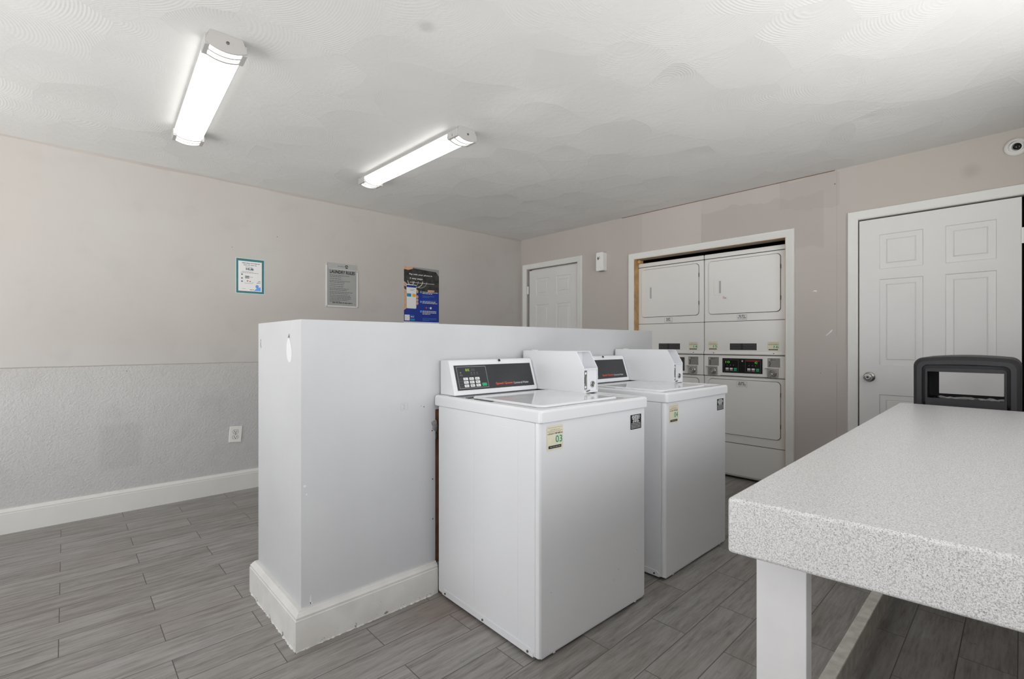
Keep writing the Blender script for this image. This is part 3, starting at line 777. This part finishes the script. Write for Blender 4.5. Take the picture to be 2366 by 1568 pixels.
    # stickers
    sticker(t, (.038, -.0006, .758), (1, 0, 0), (0, 0, 1), .088, .092, num, seed=seed)
    notice(t, (.558, -.0006, .771), (1, 0, 0), (0, 0, 1), .088, .068, 9, seed=seed + 1)
    # scuffs on the front
    for u, v, l, sl_ in ((.47, .19, .014, .5), (.44, .155, .008, .4), (.06, .235, .008, .5), (.61, .235, .006, .4)) if num == '03' else ((.335, .13, .022, 2.2), (.345, .105, .010, 2.0)):
        bm = nb(); a = Art(bm, (0, 0, 0), (1, 0, 0), (0, 0, 1))
        a.poly([(u, v), (u + l * .6, v + l * sl_ * .6), (u + l * .6, v + l * sl_ * .6 + .002), (u + l * .06, v + .002)], 0)
        obj('scuff_mark', bm, 'smudge', fp, smooth=0, recalc=False)
    return t
washer((1.238, 1.180, 0), R(-1.35), '03', 'nearer white top-loading washer with coin box and green 03 sticker', 0, 11)
washer((2.113, 1.176, 0), R(-.5), '04', 'white top-loading washer with 04 sticker, standing behind the 03 washer towards the dryers', 1, 21)

# ------------------------------------------------------------------ stacked dryers
def dryer(y0, x0, label, nums, seed, lefthand):
    """faces -x; local y runs to the viewer's left; origin on the floor at the right front corner"""
    t = thing('stacked_dryer', label, 'dryer', (x0, y0, 0), 0, 'stacked dryers in the wall opening')
    W, D = .664, .70
    F = lambda bm: Art(bm, (0, 0, 0), (0, -1, 0), (0, 0, 1))
    bm = nb()
    box(bm, .004, D, .0, W, .305, .866, .005); box(bm, .004, D, 0, W, 1.052, 1.338, .005)
    box(bm, .004, D, 0, W, 1.3395, 1.893, .005); box(bm, 0, D, 0, W, 1.896, 1.936, .008)
    obj('cabinet', bm, 'dryer', t)
    bm = nb(); box(bm, .006, D - .01, .002, W - .002, .04, 1.93); obj('inner_frame', bm, 'gasket', t)
    bm = nb(); box(bm, .004, D, 0, W, .035, .303, .006)
    prism(bm, [(.004, .035), (.012, .022), (.6, .022), (.6, .035)], 'y', .01, W - .01)
    obj('kick_panel', bm, 'dryer', t)
    for y in (.06, W - .06):
        bm = nb(); lathe(bm, [(0, 0), (.02, 0), (.02, .012), (.008, .015), (.008, .03), (0, .03)], 14, Matrix.Translation((.08, y, 0))); obj('levelling_foot', bm, 'gasket', t)
    # rolled lip above the control strip
    bm = nb(); prism(bm, [(.004, 1.085), (-.004, 1.078), (-.007, 1.066), (-.006, 1.056), (.004, 1.054)], 'y', .001, W - .001, bev=.001, seg=1); obj('upper_lip', bm, 'dryer', t, smooth=60)
    bm = nb(); box(bm, -.006, .1, .0005, W - .0005, .870, 1.048, .004, 2); strip = obj('control_strip', bm, 'dryer', t)
    for z0, z1, nm in ((1.406, 1.867, 'upper_door'), (.378, .840, 'lower_door')):
        bm = nb(); prism(bm, rrect(.046 - .0035, .623 + .0035, z0 - .0035, z1 + .0035, .032, 6), 'x', .0036, .010)
        g = obj('door_gasket', bm, 'gasket', t)
        bm = nb(); prism(bm, rrect(.046, .623, z0, z1, .03, 6), 'x', -.006, .008, bev=.003, seg=2)
        d = obj(nm, bm, 'dryer', t)
        if nm == 'upper_door':
            bm = nb(); box(bm, -.0085, -.005, .507, .577, z0 + .165, z0 + .295, .002, 1); h = obj('handle_plate', bm, 'dryer', d)
            bm = nb(); box(bm, -.0092, -.0075, .512, .530, z0 + .178, z0 + .285, .0006, 1); h = obj('handle_recess', bm, 'recess', d)
        else:
            bm = nb(); box(bm, -.0085, -.005, .507, .577, z0 + .165, z0 + .295, .002, 1); h = obj('handle_plate', bm, 'dryer', d)
        for zz in (z0 + .09, z1 - .12):
            bm = nb(); box(bm, -.004, .004, .041, .046, zz, zz + .035, .001, 1); obj('hinge', bm, 'gasket', d)
    # black display window
    bm = nb(); box(bm, -.0075, -.004, .175, .501, .899, 1.024, .001, 1); dp = obj('display_window', bm, 'display', strip)
    bm = nb(); a = Art(bm, (-.0078, .501, .899), (0, -1, 0), (0, 0, 1)); w, h = .326, .125
    a.frame(0, w, 0, h, .0022, 3)
    for k, u0 in enumerate((.012, .19)):
        a.frame(u0, u0 + .122, .012, h - .012, .002, 0)
        lit = (k == 0)
        a.text('10' if lit else '42', u0 + (.016 if lit else .074), h - .042, .018, 1, .0006, w=.034 if lit else .022)
        if not lit: a.rect(u0 + .006, u0 + .112, h - .024, h - .016, 2, .0006)
        for i in range(3):
            a.rr(u0 + .016 + i * .034, u0 + .042 + i * .034, .033, .043, .002, 4 if i < 2 else 5, .0006); a.rr(u0 + .016 + i * .034, u0 + .042 + i * .034, .020, .029, .002, 3 if i < 2 else 5, .0006)
            a.disc(u0 + .03 + i * .026, .066, .0025, 3, .0006)
    a.disc(.166, h - .022, .007, 3, .0006); a.disc(.1655, h - .022, .0035, 4, .0008)
    obj('display_legend', bm, ['dkgrey_ink', 'led_green', 'led_red', 'grey_ink', 'white_ink', 'green_btn'], dp, smooth=0, recalc=False)
    bm = nb(); box(bm, -.0068, -.005, .13, .52, .873, .8765); obj('strip_lip', bm, 'gasket', strip)
    # coin plates and key locks left and right
    for yc in (.092, .578):
        bm = nb(); box(bm, -.0085, -.005, yc - .046, yc + .046, .957, 1.031, .001, 1); pl = obj('coin_plate', bm, 'plate', strip)
        bm = nb(); a = Art(bm, (-.0088, yc + .046, .957), (0, -1, 0), (0, 0, 1))
        a.poly([(.012, .006), (.018, .006), (.024, .03), (.018, .05), (.012, .05), (.017, .03)], 0); a.poly([(.026, .05), (.03, .05), (.034, .07), (.03, .07)], 0); a.lines(.036, .062, .058, .004, 0, .0006, random.Random(4)); a.poly([(.012, .05), (.015, .05), (.012, .068), (.009, .068)], 1)
        obj('coin_arrow', bm, ['gasket', 'white_ink'], pl, smooth=0, recalc=False)
        bm = nb(); box(bm, -.030, -.005, yc - .036, yc + .040, .878, .951, .003, 2); box(bm, -.034, -.005, yc + .030, yc + .058, .946, .951, .001, 1)
        cm = obj('coin_drop', bm, 'steel', strip)
        bm = nb(); lathe(bm, [(0, 0), (.027, 0), (.028, .004), (.023, .009), (.020, .006), (.017, .006), (.014, .013), (.010, .016), (.005, .015), (.0045, .008), (0, .008)], 30, Matrix.Translation((-.030, yc - .002, .912)) @ Matrix.Rotation(R(-90), 4, 'Y'))
        obj('lock', bm, 'steel', cm, wn=False)
        bm = nb(); lathe(bm, [(0, 0), (.0045, 0), (.0035, .002), (0, .003)], 12, Matrix.Translation((-.0065, yc - .0, 1.068)) @ Matrix.Rotation(R(-90), 4, 'Y')); obj('screw', bm, 'screw', t)
    # stickers
    sticker(t, (.0034, .132 + .01, 1.090), (0, -1, 0), (0, 0, 1), .088, .074, nums[1], seed=seed)
    if nums[0]: sticker(t, (.0034, .630, 1.092), (0, -1, 0), (0, 0, 1), .085, .075, nums[0], seed=seed + 3)
    notice(t, (.0034, .449, 1.092), (0, -1, 0), (0, 0, 1), .231, .060, 6, 'instruction_label', seed=seed + 5, split=True)
    notice(t, (.0034, .381, 1.346), (0, -1, 0), (0, 0, 1), .078, .046, 4, 'rating_label', seed=seed + 6, light=True)
    notice(t, (-.0066, .381, .782), (0, -1, 0), (0, 0, 1), .084, .047, 4, 'rating_label', seed=seed + 7, light=True)
    if not lefthand:
        bm = nb(); a = Art(bm, (-.0066, 0, 0), (0, -1, 0), (0, 0, 1)); a.disc(-.49, 1.545, .009, 0, rv=.012); a.disc(-.475, 1.54, .009, 1, rv=.007, n=.0003)
        obj('sticker_scrap', bm, ['scrap', 'recess'], t, smooth=0, recalc=False)
    return t
dryer(1.936, 4.15, 'left white stacked dryer with 14 sticker, beside the raw wood jamb', ('', '14'), 31, True)
dryer(1.266, 4.15, 'right white stacked dryer with 15 and 16 stickers, fully showing its green-lit display', ('15', '16'), 41, False)
# pipe cap above the left dryer
bm = nb(); lathe(bm, [(0, 0), (.017, 0), (.019, .006), (.019, .05), (0, .05)], 24, Matrix.Translation((4.13, 2.580, 1.954)) @ Matrix.Rotation(R(90), 4, 'Y'))
tag(obj('closet_rod_end', bm, 'pine'), 'round wooden rod end above the left dryer in the opening corner', 'rod')

# ------------------------------------------------------------------ table
t = thing('folding_table', 'long white laundry folding table with thick speckled grey top', 'table', (.98, .30, 0))
TB = [(.912, .380), (2.994, .412), (2.958, -.39), (.985, -.41)]
bm = nb(); prism(bm, [(x - .98, y - .30) for x, y in TB], 'z', .756, .86, bev=.007, seg=3); obj('tabletop', bm, 'granite', t)
def leg(x0, y0):
    bm = nb(); box(bm, x0 - .98, x0 - .98 + .034, y0 - .30, y0 - .30 + .091, 0, .757, .003, 2); obj('leg', bm, 'legpaint', t)
leg(1.03, .280); leg(1.03, -.36); leg(2.87, .285); leg(2.87, -.36)
for y0 in (.372, -.402):
    bm = nb(); box(bm, 1.0 - .98, 2.92 - .98, y0 + (.014 if y0 > 0 else 0) - .30, y0 + (.052 if y0 > 0 else .038) - .30, .045, .13, .002, 1)
    o = obj('foot_rail', bm, ['railwood'], t)
bm = nb(); box(bm, 1.10 - .98, 2.85 - .98, .33 - .30, .35 - .30, .70, .757); box(bm, 1.10 - .98, 2.85 - .98, -.35 - .30, -.33 - .30, .70, .757); obj('apron', bm, 'legpaint', t)

# ------------------------------------------------------------------ trash can
t = thing('trash_can', 'black plastic trash can with open hood behind the far end of the folding table', 'trash can', (3.09, .1855, 0))
def rl(x, hw, z0, z1, r, arch=0, n=7):
    p = []
    for y, z in rrect(-hw, hw, z0, z1, r, n):
        if arch and z > (z0 + z1) / 2: z += arch * (1 - (y / hw) ** 2)
        p.append((x, y, z))
    # extra top points for the arch
    return p
def rl2(x, hw, z0, z1, r, arch=0):
    base = rrect(-hw, hw, z0, z1, r, 6); out = []
    m = len(base)
    for i, (y, z) in enumerate(base):
        out.append((y, z)); y2, z2 = base[(i + 1) % m]
        if i in (6, 20):        # long top / bottom edges: subdivide
            for k in range(1, 8): out.append((y + (y2 - y) * k / 8, z + (z2 - z) * k / 8))
    return [(x, y, z + (arch * (1 - (y / hw) ** 2) if z > (z0 + z1) / 2 else 0)) for y, z in out]
bm = nb()
S = [rl2(.44, .187, .80, 1.076, .036, .013), rl2(.03, .187, .80, 1.076, .036, .013), rl2(.012, .184, .802, 1.073, .036, .013), rl2(.002, .177, .808, 1.066, .033, .012), rl2(-.010, .170, .815, 1.060, .030, .010),
     rl2(-.010, .152, .822, 1.045, .022, .005), rl2(.018, .150, .824, 1.043, .02, .004), rl2(.022, .141, .832, 1.031, .016, .002), rl2(.004, .140, .834, 1.030, .015, .002),
     rl2(.004, .133, .884, 1.013, .003), rl2(.014, .132, .885, 1.012, .003), rl2(.016, .165, .86, 1.045, .02), rl2(.40, .165, .86, 1.045, .02), rl2(.402, .124, .878, 1.0, .003), rl2(.44, .150, .84, 1.03, .02)]
loft(bm, S, closed=True)
obj('hood', bm, 'bin', t, smooth=35)
bm = nb()
def bl(z, hw, d0, d1, r): return [(p[0], p[1], z) for p in rrect(d0, d1, -hw, hw, r, 5)]
loft(bm, [bl(0, .145, .05, .40, .03), bl(.02, .15, .045, .405, .035), bl(.80, .178, .008, .432, .035), bl(.81, .186, .0, .44, .035), bl(.835, .186, .0, .44, .035)], closed=False, caps=True)
obj('body', bm, 'bin', t, smooth=35)
bm = nb(); rd = random.Random(5); prev = None
for i in range(25):
    y = -.155 + .31 * i / 24
    cur = [bm.verts.new((x + rd.uniform(-.004, .004), y, .868 + zz + rd.uniform(0, .008))) for x, zz in ((.03, .004), (.05, .008), (.085, .004), (.12, .009), (.16, .003), (.22, .006))]
    if prev:
        for k in range(5): bm.faces.new((prev[k], cur[k], cur[k + 1], prev[k + 1]))
    prev = cur
obj('bag_liner', bm, 'bag', t, smooth=60, wn=False)

# ------------------------------------------------------------------ ceiling lights
def ceiling_light(cx0, cy0, cx1, cy1, label):
    d = Vector((cx1 - cx0, cy1 - cy0, 0)); Ln = d.length
    t = thing('ceiling_light', label, 'ceiling light', (cx0, cy0, ZC), math.atan2(-d.x, d.y), 'four foot ceiling lights')
    # local: y along the fixture, x across, z down is negative
    def prof(wt, wb, h, sag, n=8):
        p = [(-wt / 2, 0), (-wb / 2, -h)]
        p += [(-wb / 2 + wb * i / n, -h - sag * (1 - (2 * i / n - 1) ** 2)) for i in range(1, n)]
        return p + [(wb / 2, -h), (wt / 2, 0)]
    bm = nb(); prism(bm, [(x, z) for x, z in prof(.118, .140, .022, .0)], 'y', .004, Ln - .004); obj('mounting_pan', bm, 'cap', t)
    bm = nb(); prism(bm, [(-.0655, -.016), (-.0665, -.046)] + [(-.0665 + .133 * i / 10, -.046 - .018 * (1 - (2 * i / 10 - 1) ** 2)) for i in range(1, 10)] + [(.0665, -.046), (.0655, -.016)], 'y', .006, Ln - .006)
    obj('lens', bm, 'lens', t, smooth=50)
    for s in (0, 1):
        Y = lambda v: v if s == 0 else Ln - v
        bm = nb(); pe = prof(.118, .153, .052, .021)
        a0, a1 = sorted((Y(-.004), Y(.004))); prism(bm, pe, 'y', a0, a1, bev=.001, seg=1)
        for sx in (-1, 1):
            x0, x1 = sorted((sx * .0765, sx * .058))
            a0, a1 = sorted((Y(.0), Y(.090))); box(bm, x0, x1, a0, a1, -.062, -.020, .002, 1)
        for yy, w in ((.038, .008), (.080, .010)):
            n = 10
            pts = [(-.0765 + .153 * i / n, -.052 - .021 * (1 - (2 * i / n - 1) ** 2)) for i in range(n + 1)]
            low = [(x, z + .008) for x, z in pts[::-1]]
            a0, a1 = sorted((Y(yy), Y(yy + w))); prism(bm, pts + low, 'y', a0, a1)
        e = obj('end_cap', bm, 'cap', t, smooth=30)
        bm = nb(); lathe(bm, [(0, 0), (.006, 0), (.006, .003), (.003, .005), (0, .005)], 14, Matrix.Translation((0.004, Y(-.004), -.034)) @ Matrix.Rotation(R(90 if s == 0 else -90), 4, 'X')); obj('screw', bm, 'screw', e)
    return t
ceiling_light(.482, 2.222, .534, 3.42, 'lit tube light on the ceiling at the left, seen nearly end-on above the bare wall')
ceiling_light(1.722, 2.226, 1.690, 3.42, 'lit tube light on the ceiling above the partition, nearer the dryers')

# ------------------------------------------------------------------ things on the walls
# teal bordered notice
bm = nb(); a = Art(bm, (.975, YL - .0015, 1.545), (1, 0, 0), (0, 0, 1)); w, h = .208, .279; rd = random.Random(2)
box(bm, .975, .975 + w, YL - .0012, YL, 1.545, 1.545 + h, mi=1)
a.rect(.004, w - .004, .004, h - .004, 0, .0003); a.rect(.018, w - .020, .020, h - .022, 2, .0006)
a.lines(.045, .172, h - .040, .005, 3, .0009, rd); a.lines(.055, .15, h - .055, .006, 4, .0009, rd); a.lines(.07, .12, h - .069, .003, 3, .0009, rd)
a.text('HUB', .072, h - .093, .018, 5, .0009, w=.056, bold=.04)
a.lines(.045, .125, h - .106, .003, 4, .0009, rd); a.lines(.035, .165, h - .115, .004, 4, .0009, rd)
for v in (h - .128, h - .158, h - .183): a.disc(.044, v, .006, 6, .0009, rv=.005)
a.rect(.066, .096, h - .146, h - .138, 7, .0009); a.rect(.066, .096, h - .157, h - .150, 7, .0009); a.lines(.10, .125, h - .148, .004, 4, .0009, rd)
a.disc(.084, h - .178, .005, 7, .0009); a.disc(.102, h - .181, .005, 8, .0009); a.lines(.115, .13, h - .19, .003, 4, .0009, rd)
a.lines(.062, .12, h - .198, .003, 4, .0009, rd); a.lines(.16, .182, h - .180, .004, 7, .0009, rd); a.lines(.15, .178, h - .192, .004, 7, .0009, rd)
a.disc(.153, .060, .012, 9, .0009, rv=.014); a.poly([(.13, .026), (.18, .026), (.178, .058), (.158, .05), (.14, .036)], 9, .0008); a.lines(.1, .13, .03, .004, 7, .0009, rd); a.lines(.045, .07, .036, .003, 4, .0009, rd)
tag(obj('teal_notice', bm, ['teal', 'ltblue', 'paper', 'dkgrey_ink', 'grey_ink', 'navy_ink', 'navy_ink', 'dkgrey_ink', 'red_ink', 'skyblue'], smooth=0, recalc=False), 'small white laminated notice with a teal border on the left wall', 'poster')
# laundry rules sign in an acrylic holder
t = thing('laundry_rules_sign', 'grey laundry rules sign in a clear acrylic holder on the left wall', 'sign', (1.68, YL, 1.475))
w, h = .30, .395
bm = nb(); 
for q in ((0, .016, 0, h - .012), (w - .014, w, .0, h - .055), (.016, w - .014, 0, .016)): box(bm, q[0], q[1], -.008, 0, q[2], q[3], .002, 1)
obj('acrylic_holder', bm, 'acrylic', t)
for u, v in ((.008, h - .02), (.008, .008), (w - .007, .008), (w - .007, h - .062)):
    bm = nb(); lathe(bm, [(0, 0), (.0035, 0), (.0025, .002), (0, .0025)], 10, Matrix.Translation((u, -.008, v)) @ Matrix.Rotation(R(90), 4, 'X')); obj('screw', bm, 'screw', t)
bm = nb(); box(bm, .018, w - .016, -.006, -.001, .018, h, mi=0); a = Art(bm, (0, -.0062, 0), (1, 0, 0), (0, 0, 1)); rd = random.Random(9)
a.rect(.018, w - .016, h - .052, h - .0005, 1, .0003); a.rect(.026, w - .024, h - .055, h - .053, 4, .0006)
a.text('evoke', .108, h - .032, .014, 3, .0009, w=.058); a.disc(.19, h - .026, .015, 2, .0009); a.poly([(.178, h - .028), (.19, h - .020), (.202, h - .028), (.2, h - .032), (.19, h - .025), (.18, h - .032)], 4, .0012)
a.text('LAUNDRY RULES', .036, h - .094, .030, 2, .0009, w=.232, bold=.03)
v = h - .112
for i, (e, g) in enumerate(((.215, 0), (.14, 1), (.14, 1), (.225, 0), (.17, 1), (.165, 1), (.165, 1), (.21, 0), (.19, 1), (.25, 0), (.2, 1), (.23, 0), (.23, 0), (.23, 0), (.2, 0), (.13, 1))):
    a.lines(.034, e, v, .0046, 3, .0009, rd); v -= .0135 + (.0045 if g else 0)
a.lines(.06, w - .055, .037, .0062, 2, .0009, rd)
obj('sign_plate', bm, ['signgrey', 'signhead', 'black', 'dkgrey_ink', 'white_ink'], t, smooth=0, recalc=False)
# blue payment poster
bm = nb(); X0, Z0, w, h = 2.463, 1.235, .418, .687; h = 1.922 - 1.352; Z0 = 1.352
box(bm, X0, X0 + w, YL - .0012, YL, Z0, Z0 + h, mi=1); a = Art(bm, (X0, YL - .0013, Z0), (1, 0, 0), (0, 0, 1)); rd = random.Random(4)
a.rect(0, w, .018, h, 0, .0003)
a.poly([(0, .34), (.17, .31), (.25, .318), (w, .335), (w, h), (0, h)], 2, .0006)
a.poly([(.10, h - .012), (.25, h - .02), (.38, h - .026), (.40, h - .05), (w, h - .07), (w, h), (.10, h)], 4, .0007)
a.poly([(0, h - .03), (.05, h - .035), (.10, h - .02), (.10, h), (0, h)], 3, .0008)
a.poly([(0, .36), (.05, .36), (.12, .33), (.16, .33), (.16, .34), (.06, .38), (0, .42)], 3, .0009)
a.poly([(.28, .33), (.36, .335), (.36, .35), (.28, .35)], 3, .0009)
for k in range(4):
    pts = [(.03 + k * .05 + .09 * math.cos(t_), .43 + .07 * math.sin(t_)) for t_ in [PI + PI * i / 10 for i in range(11)]]
    inner = [(.03 + k * .05 + .083 * math.cos(t_), .43 + .063 * math.sin(t_)) for t_ in [2 * PI - PI * i / 10 for i in range(11)]]
    pts = [(max(0, u), v) for u, v in pts + inner]
    a.poly(pts, 4 if k % 2 else 5, .0009 + k * .0001)
a.poly([(0, .13), (.03, .15), (.03, .33), (0, .35)], 3, .0012)
a.rr(.028, .142, .15, .392, .01, 6, .0012); a.rect(.030, .140, .362, .384, 0, .0015)
a.rr(.034, .082, .268, .300, .003, 7, .0015); a.rr(.096, .136, .268, .300, .003, 8, .0015); a.lines(.07, .125, .342, .004, 9, .0015, rd); a.lines(.07, .115, .33, .004, 9, .0015, rd)
for v in (.325, .272, .238, .205): a.disc(.155, v, .011, 3, .0012, rv=.016)
a.text('Pay with your phone in', .060, h - .085, .020, 6, .0014, w=.272, bold=.02); a.text('3 easy steps', .066, h - .128, .022, 6, .0014, w=.150, bold=.02)
a.lines(.066, .36, h - .158, .0045, 6, .0014, rd)
for u, v, ls in ((.215, .310, (.19, .12)), (.215, .212, (.16, .18)), (.215, .113, (.17, .17, .10))):
    a.disc(u - .018, v + .012, .011, 10, .0012, rv=.012)
    for i, e in enumerate(ls): a.lines(u, u + e, v + .012 - i * .014, .0062, 6, .0014, rd)
for v in (.283, .270): a.lines(.215, .36 - (v < .275) * .06, v, .003, 10, .0014, rd)
a.rect(.215, .385, .240, .242, 10, .0012); a.rect(.215, .385, .133, .135, 10, .0012)
a.disc(.262, .165, .009, 11, .0014); a.disc(.29, .165, .005, 10, .0014); a.disc(.315, .164, .012, 6, .0014)
for v in (.055, .043, .032): a.lines(.215, .385 - (v < .035) * .09, v, .003, 10, .0014, rd)
a.rect(.008, .066, .028, .086, 6, .0012); a.rect(.075, .125, .028, .048, 7, .0012); a.lines(.078, .115, .062, .008, 6, .0012, rd); a.lines(.075, .125, .078, .004, 10, .0012, rd)
tag(obj('payment_poster', bm, ['royal', 'paper', 'photo_dark', 'skin', 'grey_ink', 'cream', 'white_ink', 'cyan', 'amber', 'grey_ink', 'skyblue', 'red_ink'], smooth=0, recalc=False), 'blue poster about paying by phone, rising above the partition on the left wall', 'poster')
# outlet
t = thing('wall_outlet', 'white double power outlet on the textured lower left wall', 'outlet', (.973, YL, .44)); t.rotation_euler = (0, R(4), 0)
bm = nb(); box(bm, -.0435, .0435, -.007, 0, -.062, .062, .004, 3); pl = obj('cover_plate', bm, 'plastic_white', t)
for v in (-.021, .021):
    bm = nb(); pts = [(.0185 * math.cos(x), max(-.0145, min(.0145, .0185 * math.sin(x)))) for x in [2 * PI * i / 28 for i in range(28)]]
    prism(bm, [(x, z + v) for x, z in pts], 'y', -.0095, -.006, mi=0)
    a = Art(bm, (0, -.0096, v), (1, 0, 0), (0, 0, 1)); a.rect(-.0095, -.0055, -.004, .008, 1); a.rect(.0055, .0090, -.003, .008, 1); a.disc(0, -.0085, .0036, 1)
    for k in range(28):
        x0, z0 = pts[k]; x1, z1 = pts[(k + 1) % 28]
        a.poly([(x0, z0), (x1, z1), (x1 * 1.12, z1 * 1.12), (x0 * 1.12, z0 * 1.12)], 2, -.0022)
    obj('socket', bm, ['plastic_white', 'black', 'gasket'], t, smooth=0, recalc=True)
bm = nb(); lathe(bm, [(0, 0), (.003, 0), (.002, .001), (0, .0012)], 12, Matrix.Translation((0, -.007, 0)) @ Matrix.Rotation(R(90), 4, 'X')); obj('screw', bm, 'screw', t)
# air freshener
t = thing('air_freshener', 'white upright air freshener dispenser on the right wall between the far door and dryers', 'air freshener', (XR, 2.98, 1.90))
bm = nb(); prism(bm, [(p[0], p[1]) for p in rrect(-.047, .047, 0, .19, .012, 4)], 'x', -.062, 0, bev=.01, seg=3)
for v in bm.verts:
    if v.co.x < -.03: v.co.y *= .93 + .05 * (1 - v.co.z / .19)
obj('casing', bm, 'plastic_white', t, smooth=60)
bm = nb(); a = Art(bm, (-.0625, 0, 0), (0, -1, 0), (0, 0, 1)); a.disc(-.018, .128, .006, 0, rv=.018); a.rect(-.030, -.010, .128, .132, 0, .0006); a.poly([(-.008, .122), (-.002, .132), (.004, .142), (.002, .128), (-.004, .12)], 0); a.poly([(-.006, .14), (-.002, .15), (0, .15), (-.003, .138)], 0)
obj('spray_slot', bm, 'black', t, smooth=0, recalc=False)
bm = nb(); box(bm, -.045, -.01, -.03, .03, -.004, .002, .001); obj('bottom_tray', bm, 'plate', t)
# security camera
t = thing('security_camera', 'round white security camera high on the right wall above the near door', 'camera', (XR, .022, 2.305))
mt = Matrix.Rotation(R(-90), 4, 'Y')
bm = nb(); lathe(bm, [(0, 0), (.050, 0), (.052, .006), (.050, .016), (.040, .026), (.037, .030), (.034, .026), (.034, .010), (0, .010)], 40, mt); obj('base_ring', bm, 'plastic_white', t, wn=False)
bm = nb(); m2 = Matrix.Translation((-.012, .004, -.002)) @ Matrix.Rotation(R(12), 4, 'Z') @ Matrix.Rotation(R(-90 - 14), 4, 'Y')
lathe(bm, [(0, 0), (.031, 0), (.031, .016), (.029, .024), (.025, .029), (.022, .027), (.021, .022), (0, .022)], 36, m2); b_ = obj('eyeball', bm, 'plastic_white', t, wn=False)
bm = nb(); lathe(bm, [(.0215, .022), (.0215, .0255), (.016, .026), (.013, .023), (.006, .022), (0, .022)], 32, m2); lathe(bm, [(0, .0225), (.008, .024), (.0, .027)], 20, m2); obj('lens', bm, 'display', b_, wn=False)

# ------------------------------------------------------------------ light
w = bpy.data.worlds.new('sky'); bpy.context.scene.world = w; w.use_nodes = True
nt = w.node_tree; bg = nt.nodes['Background']
tc = nt.nodes.new('ShaderNodeTexCoord'); sp = nt.nodes.new('ShaderNodeSeparateXYZ'); rp = nt.nodes.new('ShaderNodeValToRGB')
nt.links.new(tc.outputs['Generated'], sp.inputs[0]); nt.links.new(sp.outputs[2], rp.inputs[0]); nt.links.new(rp.outputs[0], bg.inputs[0])
# ground glow added to lift ceiling, pale sky, overhead dimmed to darken the floor
md = nt.nodes.new('ShaderNodeMath'); md.operation = 'MULTIPLY_ADD'; md.inputs[1].default_value = .5; md.inputs[2].default_value = .5
nt.links.new(sp.outputs[2], md.inputs[0]); nt.links.new(md.outputs[0], rp.inputs[0])
el = rp.color_ramp.elements      # position = (z + 1) / 2
while len(el) < 7: el.new(.5)
for e, (p, v, c) in zip(el, ((0, 6.0, (1, .995, .985)), (.40, 6.0, (1, .995, .985)), (.47, 3.1, (.99, 1, 1.0)), (.495, 2.9, (.985, 1, 1.02)), (.69, 2.9, (.98, 1.0, 1.03)), (.77, .35, (.97, 1.0, 1.04)), (1, .3, (.95, 1, 1.05)))):
    e.position = p; e.color = (v * c[0], v * c[1], v * c[2], 1)
bg.inputs[1].default_value = 1.0
sc = bpy.context.scene
sc.view_settings.view_transform = 'Standard'; sc.view_settings.look = 'None'; sc.view_settings.gamma = 1; sc.view_settings.use_curve_mapping = False
sc.view_settings.exposure = -0.04
sc.cycles.max_bounces = 12; sc.cycles.diffuse_bounces = 8
